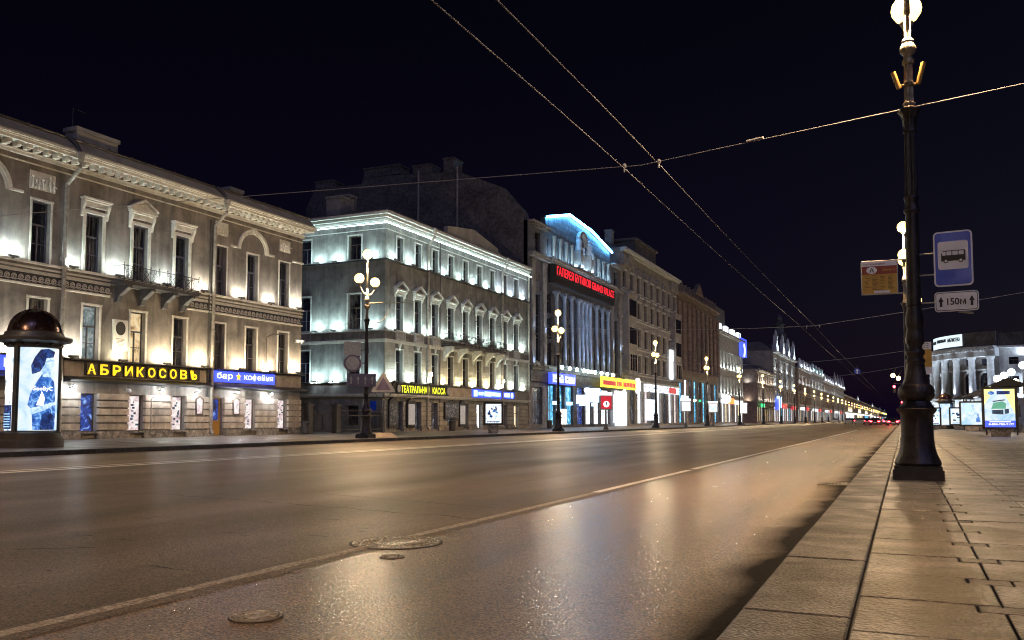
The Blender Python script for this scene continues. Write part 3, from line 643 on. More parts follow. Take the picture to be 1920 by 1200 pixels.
for i, ch in enumerate('АБРИКОСОВЪ'):
    u = 30.62+i*.765
    part(s1, FM, 'letter_box', 'frame_brown', (u-.03, u+.56, .10, .16, 3.22, 3.84))
    text(ch, FM, u, u+.5, 3.27, 3.80, .165, .175, 'sign_lit_yellow', 'letter', s1, .022)
s2 = part(b1, FM, 'blue_sign', 'sign_lit_blue', (39.5, 44.9, .0, .12, 3.24, 3.9))
text('бар', FM, 39.66, 41.0, 3.36, 3.82, .125, .13, 'sign_lit_white', 'letters', s2, .012)
text('кофейня', FM, 42.0, 44.7, 3.36, 3.84, .125, .13, 'sign_lit_white', 'letters', s2, .012)
MB().prism(FM, [(41.5+(.24 if k % 2 == 0 else .1)*sin(k*pi/5), 3.6+(.28 if k % 2 == 0 else .12)*cos(k*pi/5)) for k in range(10)], .125, .145).build('star_emblem', 'sign_lit_yellow', s2)
part(b1, FM, 'blue_sign', 'sign_lit_blue', (24.4, 26.7, 0, .14, 3.25, 3.95)); text('Н', FM, 26.2, 26.55, 3.4, 3.8, .145, .16, 'sign_lit_white', 'letters', b1, .03)
# wall lamps over the shops, menu boxes, cameras, loudspeakers, plaque
for u in (29.75, 35.3, 38.0, 41.2, 44.3):
    lp = MB().tube([FM(u, 0, 2.55), FM(u, .3, 2.62), FM(u, .38, 2.66)], .025, 6).lathe(FM(u, .38, 2.66), [(.03, 0), (.11, .03), (.09, .09), (.02, .11)], 10).build('wall_lamp', 'dark_metal', b1)
    MB().sphere(FM(u, .38, 2.63), .055, 8, 6).build('bulb', 'bulb_cold', lp)
    point(lp, FM(u, .62, 2.50), 105, (.9, .97, 1), .05)
for u in (38.25, 41.3):
    bx = MB().prism(FM, [(u-.27, 1.25), (u+.27, 1.25), (u+.32, 2.2), (u, 2.36), (u-.32, 2.2)], .10, .2).build('menu_case', 'frame_brown', b1)
    MB().prism(FM, [(u-.19, 1.33), (u+.19, 1.33), (u+.23, 2.12), (u, 2.24), (u-.23, 2.12)], .2, .21).build('menu_sheet', 'shop_pink', bx)
for u in (33.1,):
    MB().sphere(FM(u, .3, 2.5), .12, 10, 8).tube([FM(u, .05, 2.62), FM(u, .3, 2.5)], .03).build('camera_dome', 'sign_white', b1, True)
pq = part(b1, FM, 'wall_plaque', 'marble', (32.15, 33.1, 0, .09, 4.6, 6.22))
MB().prism(FM, [(32.62+.30*cos(2*pi*k/24), 5.76+.36*sin(2*pi*k/24)) for k in range(24)], .09, .12).build('medallion', 'iron_black', pq)
m = MB()
for k in range(8): hw = .34-.1*(k % 3)*.6; m.fb(FM, 32.62-hw*.8, 32.62+hw*.8, .09, .094, 5.2-k*.07, 5.225-k*.07)
m.build('inscription', 'sign_ink', pq)
for k, (u, dr_) in enumerate(((46.95, -1), (47.3, 1))):
    MB().tube([FM(u, .05, 6.2), FM(u, .3, 6.2)], .03).lathe(FM(u, .34, 6.12), [(.05, 0), (.12, .1), (.22, .2), (.22, .24)], 12).build('loudspeaker', 'sign_grey', b1, True)
MB().tube([FM(44.2, .04, 6.35), FM(44.2, .5, 6.5), FM(44.9, .5, 6.5)], .025).tube([FM(44.1, .05, 6.3), FM(44.1, .05, 4.4)], .02).build('wall_bracket', 'iron_black', b1)
# balcony
bal = MB().fb(FM, 31.95, 37.2, 0, 1.0, 8.0, 8.14).fb(FM, 31.9, 37.25, 0, 1.06, 8.14, 8.2).build('balcony', 'dark_stone', b1)
for u in (32.4, 33.95, 35.5, 36.8): MB().dprism(FM, [(0, 7.1), (.18, 7.15), (.3, 7.45), (.72, 7.7), (.95, 7.85), (.95, 8.0), (0, 8.0)], u-.14, u+.14).build('corbel', 'dark_stone', bal)
m = MB(); Z0, Z1 = 8.2, 9.02
for z in (8.26, 8.98): m.tube([FM(31.98, .02, z), FM(31.98, .98, z), FM(37.17, .98, z), FM(37.17, .02, z)], .022, 5)
m.tube([FM(31.98, .98, 8.84), FM(37.17, .98, 8.84)], .012, 4); m.build('rail', 'iron_black', bal)
for i in range(10):
    u = 31.98+i*5.19/9
    MB().tube([FM(u, .98, 8.2), FM(u, .98, 9.06)], .02, 5).sphere(FM(u, .98, 9.09), .035, 6, 4).build('baluster_post', 'iron_black', bal)
for i in range(9):
    u = 31.98+(i+.5)*5.19/9; m = MB()
    m.tube([FM(u+.17*cos(a*pi/7), .98, 8.56+.24*sin(a*pi/7)) for a in range(15)], .019, 4)
    m.tube([FM(u+.09*cos(a*pi/5), .98, 8.56+.12*sin(a*pi/5)) for a in range(11)], .010, 4)
    m.tube([FM(u-.28, .98, 8.26), FM(u+.28, .98, 8.84)], .017, 4).tube([FM(u+.28, .98, 8.26), FM(u-.28, .98, 8.84)], .017, 4)
    for q in range(4): m.tube([FM(u-.21+q*.14, .98, 8.84), FM(u-.21+q*.14, .98, 8.98)], .014, 4)
    m.build('iron_panel', 'iron_black', bal)
downpipe(b1, FM, 29.12, 12.6, 13.9, .95); downpipe(b1, FM, 39.22, 12.6, 13.9, .95)
MB().tube([FM(38.9, .1, .3), FM(38.9, .1, 12.9)], .045, 8).build('cable_conduit', 'dark_metal', b1)
MB().tube([FM(34.75, .14, .3), FM(34.75, .14, 2.1), FM(34.9, .14, 2.2)], .05, 8).build('vent_pipe', 'pipe_grey', b1)
for u in (29.22, 39.32): MB().tube([FM(u, .95, 14.0), FM(u-.1, .7, 14.5), FM(u-.25, .4, 14.84)], .12, 10).build('gutter_spout', 'dark_metal', b1, True)
chimney(b1, -39.6, 32.3, 14.9, .9, 2.6, 1.25); chimney(b1, -41, 44.5, 15.0, .8, 1.2, 1.3)
MB().tube([(-39.5, 31, 16), (-39.5, 31, 17.4), (-39.5, 31.8, 17.35)], .02, 4).build('aerial', 'dark_metal', b1)
# floodlights on the ledges
mids = [(bays[i]+bays[i+1])/2 for i in range(3, len(bays)-1)]
for i, u in enumerate(mids):
    flood(b1, FM, 'm', u+(.15 if i % 2 else -.05), 8.60, .24, 26, (.80, 1, .98) if u < 38 else (1, .97, .80))
flood(b1, FM, 'm', 46.95, 8.60, .24, 30, (1, .97, .80))
for i, u in enumerate(mids):
    if abs(u-32.3) < .3: flood(b1, FM, 'm', u+.2, 4.15, .36, 16, WARM); continue
    flood(b1, FM, 'm', u+(.2 if i % 2 else 0), 4.16, .36, 48 if u > 34 else 40, (1, .84, .56) if u > 31 else (1, .97, .8))
flood(b1, FM, 'm', 46.9, 4.2, .36, 52, (1, .84, .56))
# dustbin at the house corner
t = thing('litter_bin', 'small dark litter bin at the corner of the cream building', 'litter bin', (-36.7, 47.3, 0))
MB().lathe((-36.7, 47.3, 0), [(.2, 0), (.27, .05), (.3, .7), (.24, .75)], 12).build('body', 'dark_metal', t, True); MB().lathe((-36.7, 47.3, .75), [(.32, 0), (.32, .06), (.1, .14)], 12).build('lid', 'dark_metal', t, True)
# ================================================================== gate between the houses
gt = thing('iron_gate', 'black iron double gate with dipped top between the two plaster buildings', 'gate', (X0, 50, 0))
for u in (48.6, 51.8):
    MB().fb(FM, u-.22, u+.22, -.22, .22, 0, 1.95).fb(FM, u-.3, u+.3, -.3, .3, 1.95, 2.05).taper(FM, u, 0, 2.05, 2.22, .2, .2, .03, .03).build('post', 'dark_metal', gt)
for s in (-1, 1):
    lf = MB().tube([FM(50.2+s*1.36, 0, .2), FM(50.2+s*.03, 0, .2)], .03, 5).tube([FM(50.2+s*.03, 0, .2), FM(50.2+s*.03, 0, 1.32)], .03, 5).tube([FM(50.2+s*(.03+1.33*q/8), 0, 1.32+.5*(q/8)**2) for q in range(9)], .03, 5).tube([FM(50.2+s*(.03+1.33*q/8), 0, 1.18+.45*(q/8)**2) for q in range(9)], .018, 5).build('leaf', 'dark_metal', gt)
    for q in range(12):
        x = .1+q*.108; MB().tube([FM(50.2+s*x, 0, .2), FM(50.2+s*x, 0, 1.45+.5*((x-.03)/1.33)**2)], .013, 4).build('bar', 'dark_metal', lf)
for a, c in ((47.75, 48.38), (52.02, 58.0)):
    fn = part(gt, FM, 'fence_rail', 'dark_metal', (a, c, -.03, .03, .2, .26), (a, c, -.03, .03, 1.25, 1.31), (a, c, -.03, .03, 1.6, 1.65))
    n = int((c-a)/.13)
    for q in range(n): inst('fbar', 'bar', lambda: MB().tube([(0, 0, .1), (0, 0, 1.78)], .013, 4).mesh('bar', 'dark_metal'), fn, FM(a+.06+q*.13, 0, 0))
# ================================================================== building 2
b2 = thing('theatre_office_house', 'grey plaster building on the street corner with a lit yellow ticket office sign', 'building', (X0, 72, 0))
A, B = 58.1, 86.95
FS = frame(0, A, 0)
bays2 = [60.3+2.925*i for i in range(9)]
rows2 = ((4.02, 2.64, 1.1), (8.3, 2.85, 1.15), (14.0, 1.95, 1.0))
gr2 = [(u-.6, u+.6, .12, 2.45) for u in bays2]
wall(b2, FM, A, B, 0, 16.9, gr2+[(u-w/2, u+w/2, z, z+h) for z, h, w in rows2 for u in bays2], 'plaster_grey')
side = [-40.42, -45.4]
wall(b2, FS, -52, X0-.56, 0, 16.9, [(u-.62, u+.62, z, z+h) for z, h, w in rows2 for u in side]+[(-41.1, -39.9, .5, 2.1)], 'plaster_grey', name='side_wall')
core(b2, -52, X0-.57, A+.6, B-.03, 16.85)
for (z, h, w), sty in zip(rows2, ('sash', 'sash', 'tee')):
    for i, u in enumerate(bays2):
        window(b2, FM, 'm', u, z, w, h, sty, 'frame_dark', 'glass_dark'); casing(b2, FM, u, z, w, h, 'trim_grey', .10, .04)
    for u in side: window(b2, FS, 's', u, z, 1.24, h, sty, 'frame_brown' if u > -43 else 'frame_blue'); casing(b2, FS, u, z, 1.24, h, 'trim_grey', .10, .04)
window(b2, FS, 's', -40.5, .5, 1.2, 1.6, 'plain', 'frame_dark')
def bend(name, mat, d, z0, z1):        # moulding round the corner
    return MB().fb(FM, A-d, B, 0, d, z0, z1).fb(FS, -52, X0, 0, d, z0, z1).build(name, mat, b2)
bend('string_line', 'trim_grey', .05, 16.28, 16.34); bend('cornice_lower', 'trim_grey', .22, 16.9, 17.08); bend('cornice_middle', 'trim_grey', .38, 17.16, 17.34)
bend('cornice_bed', 'trim_grey', .14, 17.08, 17.16); bend('cornice_top', 'trim_grey', .6, 17.40, 17.62); bend('cornice_neck', 'trim_grey', .30, 17.34, 17.40)
bend('flood_ledge', 'dark_stone', .26, 13.74, 13.86); bend('belt_course', 'trim_grey', .20, 7.28, 7.42); bend('belt_fillet', 'trim_grey', .10, 7.16, 7.28)
bend('sill_string', 'trim_grey', .08, 8.06, 8.16)
bend('shop_cornice', 'trim_grey', .28, 2.88, 3.04); bend('shop_fillet', 'trim_grey', .16, 2.78, 2.88); bend('sign_top_ledge', 'dark_metal', .22, 3.92, 3.98)
MB().hprism(ID, [(-52, A-.55), (X0+.55, A-.55), (X0+.55, B), (-52, B)], 17.62, 17.72).taper(lambda u, d, z: (u, d, z), -44.8, (A+B)/2, 17.72, 19.6, 7.4, 14.6, 2.0, 9).build('roof', 'roof_metal', b2)
MB().dprism(FM, [(.2, 17.72), (.2, 18.0), (-.3, 18.0), (-.3, 17.72)], 67.5, 79.5).prism(FM, [(68.3, 18.0), (79.0, 18.0), (79.0, 18.4), (73.6, 19.3), (68.3, 18.6)], -.3, .12).build('attic_parapet', 'pale_stone', b2)
# lit cornice
m = MB().fb(FM, A-.45, B, .42, .45, 16.66, 16.69).fb(FS, -52, X0+.42, .42, .45, 16.66, 16.69)
m.build('led_strip', 'led_ice', b2)
# pediments on consoles, sills with balusters
for i, u in enumerate(bays2):
    hd = part(b2, FM, 'pediment', 'trim_grey', (u-.85, u+.85, 0, .34, 11.52, 11.64), (u-.72, u+.72, 0, .14, 11.3, 11.52))
    MB().prism(FM, [(u-.85, 11.64), (u+.85, 11.64), (u, 12.16)], 0, .14).build('tympanum', 'plaster_grey', hd)
    MB().prism(FM, [(u-.92, 11.66), (u, 12.16), (u+.92, 11.66), (u+.92, 11.78), (u, 12.30), (u-.92, 11.78)], 0, .40).build('raking_cornice', 'trim_grey', hd)
    for s in (-1, 1): MB().dprism(FM, [(0, 10.95), (.06, 11.0), (.12, 11.25), (.27, 11.45), (.27, 11.52), (0, 11.52)], u+s*.74-.07, u+s*.74+.07).build('console', 'trim_grey', hd)
    if i not in (3, 4, 5, 6):
        sb = part(b2, FM, 'balustrade', 'trim_grey', (u-.68, u+.68, 0, .24, 8.10, 8.22), (u-.68, u+.68, 0, .24, 7.45, 7.55), (u-.68, u-.55, 0, .22, 7.55, 8.10), (u+.55, u+.68, 0, .22, 7.55, 8.10))
        for q in range(7): inst('bal', 'baluster', lambda: MB().lathe((.13, 0, 0), [(.05, 0), (.03, .08), (.065, .2), (.03, .42), (.05, .55)], 8).mesh('baluster', 'trim_grey', True), sb, FM(u-.45+q*.15, 0, 7.55))
        MB().dprism(FM, [(0, 6.68), (.08, 6.7), (.16, 6.95), (.22, 7.16), (0, 7.16)], u-.1, u+.1).build('keystone_console', 'trim_grey', b2)
# rusticated courses of the first floor and the shop piers
zs = [4.05+.52*k for k in range(6)]
eds = [A]+[e for u in bays2 for e in (u-.66, u+.66)]+[B]
for a, c in [(eds[i], eds[i+1]) for i in range(0, len(eds), 2)]:
    for k, z in enumerate(zs): inst(('b2', round(c-a, 2), k % 2), 'stone_block', lambda: MB().hprism(FM, [(.01, 0), (.01, .03), (.03, .05), (c-a-.03, .05), (c-a-.01, .03), (c-a-.01, 0)], 0, .49).mesh('stone_block', 'stone_grey', off=(X0, 0, 0)), b2, (X0, a, z))
edg = [A]+[e for u in bays2 for e in (u-.6, u+.6)]+[B]
for a, c in [(edg[i], edg[i+1]) for i in range(0, len(edg), 2)]:
    for k in range(5): inst(('b2g', round(c-a, 2)), 'stone_block', lambda: MB().hprism(FM, [(.01, 0), (.01, .06), (.05, .09), (c-a-.05, .09), (c-a-.01, .06), (c-a-.01, 0)], 0, .34).mesh('stone_block', 'stone_grey', off=(X0, 0, 0)), b2, (X0, a, .5+k*.40))
    MB().fb(FM, a-.02, c+.02, 0, .16, 0, .42).build('plinth_block', 'plinth_stone', b2)
for i, (u, g) in enumerate(zip(bays2, ['shop_dim', 'shop_dim', 'shop_dim', 'shop_dim', 'shop_dim', 'shop_white', 'shop_dim', 'shop_dim', 'shop_warm'])):
    window(b2, FM, 'm', u, .12, 1.2, 2.33, 'tee', 'frame_brown', g, .25, 'shop_window')
part(b2, FM, 'sign_fascia', 'dark_metal', (59.3, 68.6, 0, .06, 3.08, 3.9)); part(b2, FM, 'sign_fascia', 'stone_beige', (68.8, 73.2, 0, .07, 3.08, 3.88)); part(b2, FM, 'sign_fascia', 'pale_stone', (83.2, B, 0, .07, 3.08, 3.88))
sg = part(b2, FM, 'yellow_letter_sign', 'iron_black', (59.9, 68.3, .06, .1, 3.1, 3.86))
text('ТЕАТРАЛЬНАЯ', FM, 60.55, 65.1, 3.2, 3.78, .1, .105, 'sign_lit_lime', 'letters', sg, .008)
text('КАССА', FM, 65.7, 68.0, 3.2, 3.78, .1, .105, 'sign_lit_lime', 'letters', sg, .008)
for u in (60.1, 68.45): MB().lathe((0, 0, 0), [(.26, 0), (.3, .02), (.3, .05)], 14).build('emblem', 'sign_grey', sg).matrix_local = Matrix.Translation(Vector(FM(u, .12, 3.5))-WL[sg.name]) @ Matrix.Rotation(pi/2, 4, 'Y')
s3 = part(b2, FM, 'blue_white_sign', 'sign_lit_blue', (73.4, 79.8, 0, .12, 3.1, 3.86))
for a, c, zz in ((73.6, 74.3, .56), (74.6, 75.6, .3), (75.9, 77.4, .44), (77.6, 79.5, .36)): part(s3, FM, 'sign_face', 'sign_lit_ice', (a, c, .12, .15, 3.48-zz/2, 3.48+zz/2))
s4 = part(b2, FM, 'blue_white_sign', 'sign_lit_blue', (80.3, 83.0, 0, .12, 3.15, 3.8)); part(s4, FM, 'sign_face', 'sign_lit_ice', (80.5, 81.8, .12, .15, 3.28, 3.66)); MB().prism(FM, [(82.4+.26*cos(k*pi/8), 3.47+.28*sin(k*pi/8)) for k in range(16)], .12, .15).build('sign_face', 'sign_lit_ice', s4)
# bill boards by the ticket office doors; bills glow in place of street light
for u0, u1, m_ in ((58.45, 59.75, 'poster_dark'), (61.25, 62.5, 'poster_text'), (70.4, 71.6, 'poster_text')):
    w = (u0+u1)/2
    bb = part(b2, FM, 'bill_case', 'iron_black', (u0, u1, .16, .3, .3, 2.35))
    MB().prism(FM, [(u0-.05, 2.35), (u1+.05, 2.35), (u1-.15, 2.55), (w+.2, 2.75), (w-.2, 2.75), (u0+.15, 2.55)], .16, .32).build('crest', 'iron_black', bb)
    part(bb, FM, 'bill', m_, (u0+.12, u1-.12, .3, .31, .55, 2.25))
bb = part(b2, FM, 'bill_case', 'iron_black', (67.6, 70.2, .16, .32, 1.0, 2.5)); MB().prism(FM, [(67.5, 2.5), (70.3, 2.5), (68.9, 2.72)], .16, .34).build('crest', 'iron_black', bb)
for k in range(3): part(bb, FM, 'bill', 'poster_dark', (67.75+k*.8, 68.45+k*.8, .32, .33, 1.15, 2.35))
part(b2, FS, 'blue_plaque', 'sign_blue', (-38.75, -38.2, 0, .04, 1.6, 2.45)); part(b2, FS, 'notice', 'sign_grey', (-37.75, -37.6, 0, .04, 1.25, 1.6))
# long balcony
bal = MB().fb(FM, 67.4, 79.2, 0, 1.1, 7.5, 7.66).build('balcony', 'dark_stone', b2)
for u in (67.9, 70.6, 73.5, 76.4, 78.8): MB().dprism(FM, [(0, 6.2), (.12, 6.25), (.2, 6.6), (.5, 6.95), (.95, 7.2), (.98, 7.5), (0, 7.5)], u-.2, u+.2).build('corbel', 'trim_grey', bal)
m = MB()
for z in (7.74, 8.62): m.tube([FM(67.45, .02, z), FM(67.45, 1.05, z), FM(79.15, 1.05, z), FM(79.15, .02, z)], .03, 5)
m.build('rail', 'iron_black', bal)
for i in range(16):
    u = 67.45+i*.78; m = MB().tube([FM(u, 1.05, 7.66), FM(u, 1.05, 8.68)], .03, 5)
    if i < 15:
        m.tube([FM(u+.39+.22*cos(a*pi/6), 1.05, 8.18+.28*sin(a*pi/6)) for a in range(13)], .018, 4).tube([FM(u+.39+.11*cos(a*pi/4), 1.05, 8.18+.14*sin(a*pi/4)) for a in range(9)], .02, 4)
        m.tube([FM(u, 1.05, 7.74), FM(u+.78, 1.05, 8.62)], .014, 4).tube([FM(u+.78, 1.05, 7.74), FM(u, 1.05, 8.62)], .014, 4)
        for q in range(5): m.tube([FM(u+.13*(q+1), 1.05, 7.74), FM(u+.13*(q+1), 1.05, 8.62)], .011, 4)
    m.build('iron_panel', 'iron_black', bal)
for u in (64.75, 80.0): downpipe(b2, FM, u, 16.2, 17.4, .72, r=.11)
MB().tube([FM(B-.12, .16, .25), FM(B-.12, .16, 17.3)], .11, 10).lathe(FM(B-.12, .16, 17.3), [(.11, 0), (.2, .3), (.22, .5)], 10).build('downpipe', 'pipe_grey', b2, True)
MB().tube([FM(67.0, .08, .3), FM(67.0, .08, 16.9)], .04, 6).build('cable_conduit', 'dark_metal', b2)
for u in (64.9, 79.75):
    lp = MB().tube([FM(u, .1, 4.6), FM(u, .4, 4.75)], .03).build('wall_lamp', 'dark_metal', b2); MB().sphere(FM(u, .42, 4.86), .10, 8, 6, 1.6).build('bulb', 'bulb_warm', lp)
    point(lp, FM(u, .6, 4.9), 30, (1, .8, .5))
for k in range(3): MB().tube([FM(68.4+k*5.3, .05, 10.3), FM(68.4+k*5.3, .35, 10.4)], .05, 6).build('camera_box', 'dark_metal', b2)
mids2 = [59.1]+[(a+c)/2 for a, c in zip(bays2, bays2[1:])]+[85.3]
for i, u in enumerate(mids2):
    flood(b2, FM, 'm', u, 13.98, .34, 28, COLD if u < 79 else (.7, .88, 1), tilt=-.3)
    flood(b2, FM, 'm', u, 8.3, .34, 30, (.8, 1, .93), tilt=-.3)
    flood(b2, FM, 'm', u, 4.14, .34, 30 if u < 67 or u > 79 else 22, (.82, 1, .9) if u < 66 or u > 79 else (1, .86, .5), tilt=-.3)
for u in (-38.6, -42.1, -43.9):
    for z, p in ((13.98, 30), (8.3, 32), (4.14, 32)): flood(b2, FS, 's', u, z, .40, p, (.72, 1, .97), tilt=-.3, size=.09)
for u in (-42.1, -43.9): part(b2, FS, 'strip_lamp', 'bulb_cold', (u-.45, u+.45, .3, .36, 3.99, 4.02))
chimney(b2, -47.5, 66, 19.0, 2.6, 1.2, 2.6); chimney(b2, -44.5, 61.5, 18.6, 1.4, 1.6, 1.5)
t = b2
for u in (-43.2, -44.0, -44.7): MB().tube([(u, 62, 19.2), (u, 62, 20.3)], .04, 4).build('roof_railing_post', 'dark_metal', b2)
MB().tube([(-43.2, 62, 20.3), (-44.7, 62, 20.3)], .04, 4).build('roof_railing', 'dark_metal', b2)
# ================================================================== building 3: dark gallery with the red sign
b3 = thing('gallery_house', 'dark stone gallery building with a red lit sign and blue lit parapet', 'building', (X0, 104, 0))
A, B, C0, C1 = 87.05, 121.3, 92.35, 116.6
FQ = frame(0, A, 0)
fw = MB().prism(FQ, [(-68, 0), (-68, 27.5), (-66.7, 29.9), (-59.7, 29.7), (-59.4, 30.6), (-46.4, 29.7), (-40.45, 27.1), (-37.8, 24.0), (-37.6, 23.1), (-37.6, 0)], -.6, 0).build('gable_wall', 'firewall', b3)
for x, w, z0, z1 in ((-56.8, 5.0, 30.4, 31.4), (-51.2, 2.4, 30.0, 30.9), (-47.6, 1.3, 29.6, 31.3), (-65.3, 2.6, 29.7, 30.6)): part(b3, FQ, 'chimney', 'firewall', (x-w/2, x+w/2, -2.2, .05, z0, z1), (x-w/2-.1, x+w/2+.1, -2.3, .12, z1, z1+.2))
for x in (-51.6, -46.4): MB().tube([FQ(x, .12, 17), FQ(x, .12, 30.3)], .13, 6).build('flue_pipe', 'pipe_grey', b3)
core(b3, -66, X0-.6, A+.65, B-.03, 23.0, 'dark_stone')
wings = [(A, C0), (C1, B)]
opw = []
for a, c in wings:
    u = (a+c)/2; opw += [(u-.8, u+.8, 19.9, 22.3), (u-.8, u+.8, 7.6, 15.2), (u-1.4, u+1.4, .4, 4.6)]
cols = [94.2, 96.8, 99.3, 101.8, 106.2, 108.75, 111.2, 113.65]
cb_ = [(a+c)/2 for a, c in zip(cols, cols[1:])]
opc = [(u-.72, u+.72, z, z+h) for u in cb_+[93.0, 114.9] for z, h in ((7.3, 2.6), (10.4, 2.5), (13.4, 2.3))]
at = [93.2+i*2.05 for i in range(12)]
opa = [(u-.55, u+.55, 20.1, 22.3) for u in at[:5]+at[7:]]
ops = [(a, c, .3, 5.0) for a, c in ((92.9, 95.2), (95.7, 98.0), (98.5, 101.2), (102.6, 105.2), (105.8, 108.4), (109, 111.6), (112.2, 115.9))]
wall(b3, FM, A, C0, 0, 23.2, opw[:3], 'granite_blue', name='wing_wall'); wall(b3, FM, C1, B, 0, 23.2, opw[3:], 'granite_blue', name='wing_wall')
wall(b3, FM, C0, C1, 0, 16.9, opc+ops, 'dark_stone', name='centre_wall'); wall(b3, FM, C0, C1, 16.9, 23.2, opa, 'granite_blue', name='attic_wall')
gable = [(92.0, 24.5), (99.3, 26.3), (107.6, 25.95), (112.0, 25.3), (116.3, 24.6)]
MB().prism(FM, [(C0, 23.2)]+gable+[(C1, 23.2)], -.6, -.002).build('gable_panel', 'granite_blue', b3)
# tile courses of the attic
rp = random.Random(11)
for r in range(5):
    z = 23.25+r*.6
    for q in range(20):
        u = 92.5+q*1.2+(.6 if r % 2 else 0)
        zt = 24.4+(26.2-24.4)*min(1, (u-92)/7.3) if u < 99.3 else 26.2-(u-99.3)*.1
        if z+.6 < zt and u+1.15 < C1: inst('atile', 'facing_tile', lambda: MB().fb(FM, 0, 1.17, 0, .04, 0, .57).mesh('facing_tile', 'granite_blue', off=(X0, 0, 0)), b3, (X0, u, z))
for (a, za), (c, zc) in zip(gable, gable[1:]):
    MB().tube([FM(a, .35, za+.05), FM(c, .35, zc+.05)], .15, 6).build('led_tube', 'led_blue', b3)
    MB().prism(FM, [(a, za), (c, zc), (c, zc+.22), (a, za+.22)], -.6, .12).build('coping', 'dark_stone', b3)
for o in opw[0:1]+opw[3:4]: window(b3, FM, 'm', (o[0]+o[1])/2, o[2], 1.6, o[3]-o[2], 'tee', 'frame_dark')
for o in (opw[1], opw[4]):
    window(b3, FM, 'm', (o[0]+o[1])/2, o[2], 1.6, o[3]-o[2], 'grid', 'frame_dark')
    MB().arch(FM, (o[0]+o[1])/2, 15.6, .8, 1.15, 0, .14, 12).build('arch_moulding', 'granite_blue', b3)
for o in opc: window(b3, FM, 'm', (o[0]+o[1])/2, o[2], 1.44, o[3]-o[2], 'tee', 'frame_dark')
for o in opa: window(b3, FM, 'm', (o[0]+o[1])/2, o[2], 1.1, o[3]-o[2], 'plain', 'frame_blue')
for i, u in enumerate([a-1.02 for a in at]+[at[-1]+1.0]):
    if not C0+.2 < u < C1-.2: continue
    MB().lathe(FM(u, .25, 19.95), [(.24, 0), (.2, .12), (.19, 2.5), (.25, 2.6), (.27, 2.75)], 12).build('attic_column', 'pale_stone', b3, True)
for i, u in enumerate(at): flood(b3, FM, 'm', u, 20.15, .35, 16, (.55, .85, 1), tilt=-.3)
for i, u in enumerate(cols+[104.0-.75, 104.75]):
    c = MB().lathe(FM(u, .55, 7.2), [(.36, 0), (.36, .2), (.28, .3), (.26, .4), (.22, 8.3), (.30, 8.45), (.34, 8.6)], 16).fb(FM, u-.36, u+.36, .15, .95, 15.8, 16.1).build('column', 'column_stone', b3, True)
    MB().sphere(FM(u, 1.2, 7.05), .22, 8, 6).build('column_base_lamp', 'led_ice', c)
    spot(c, FM(u, 1.35, 7.3), (-.10, 0, 1), 190, (.34, .60, 1), 60, .08)
for u in (88.2, 91.6, 117.2, 120.6):
    c = part(b3, FM, 'pilaster', 'pale_stone', (u-.42, u+.42, 0, .22, 5.6, 18.6), (u-.5, u+.5, 0, .3, 18.6, 19.0))
    flood(b3, FM, 'm', u, 7.0, .55, 14, ICE, tilt=-.2, ang=80); flood(b3, FM, 'm', u, 10.6, .55, 20, ICE, tilt=-.18, ang=70)
for a, c in wings+[(C0, C1)]:
    part(b3, FM, 'cornice', 'pale_stone', (a, c, 0, .55 if a != C0 else .95, 19.2, 19.45), (a, c, 0, .7 if a != C0 else 1.1, 19.45, 19.7))
for a, c in wings:
    part(b3, FM, 'cornice', 'pale_stone', (a-.1, c+.1, 0, .8, 23.0, 23.2))
    for q in range(8): inst('b3d', 'cornice_bracket', lambda: MB().fb(FM, -.1, .1, .0, .7, 0, .22).mesh('cornice_bracket', 'pale_stone', off=(X0, 0, 0)), b3, (X0, a+.4+q*(c-a-.8)/7, 22.78))
fr = part(b3, FM, 'frieze', 'iron_black', (93.0, 116.0, 0, .75, 16.95, 19.15))
rs = part(b3, FM, 'red_sign', 'iron_black', (93.2, 115.8, .76, .86, 17.75, 19.1))
text('ГАЛЕРЕЯ БУТИКОВ GRAND PALACE', FM, 93.6, 115.5, 17.95, 19.0, .86, .87, 'sign_lit_red', 'letters', rs, .004)
part(b3, FM, 'shop_entablature', 'dark_stone', (A, B, 0, .5, 6.5, 6.8), (A, B, 0, .35, 5.2, 6.5), (A, B, 0, .6, 6.8, 7.0))
# statue group under a small arch
sg = MB().arch(FM, 104.0, 23.4, 1.35, 1.75, .02, .55, 16).fb(FM, 101.8, 106.2, 0, .9, 19.7, 20.0).build('statue_niche', 'pale_stone', b3)
for s in (-1, 1):
    u = 104+s*2.0
    MB().lathe(FM(u, .55, 22.3), [(.45, 0), (.5, .3), (.35, .8), (.42, 1.2), (.25, 1.5), (.12, 1.62)], 12).sphere(FM(u, .6, 24.1), .22, 10, 8).tube([FM(u, .8, 22.6), FM(u-s*.3, 1.1, 22.5), FM(u-s*.3, 1.15, 21.8)], .16, 8).tube([FM(u, .55, 23.6), FM(u-s*.55, .7, 23.2), FM(u-s*.8, .7, 23.7)], .1, 8).build('seated_statue', 'statue', sg, True)
for s in (-1, 1): part(sg, FM, 'pedestal', 'pale_stone', (104+s*2-.5, 104+s*2+.5, 0, 1.0, 20.0, 22.3))
for u in (102.0, 104, 106.0): flood(b3, FM, 'm', u, 20.1, 1.0, 22, (.5, .75, 1), tilt=-.4)
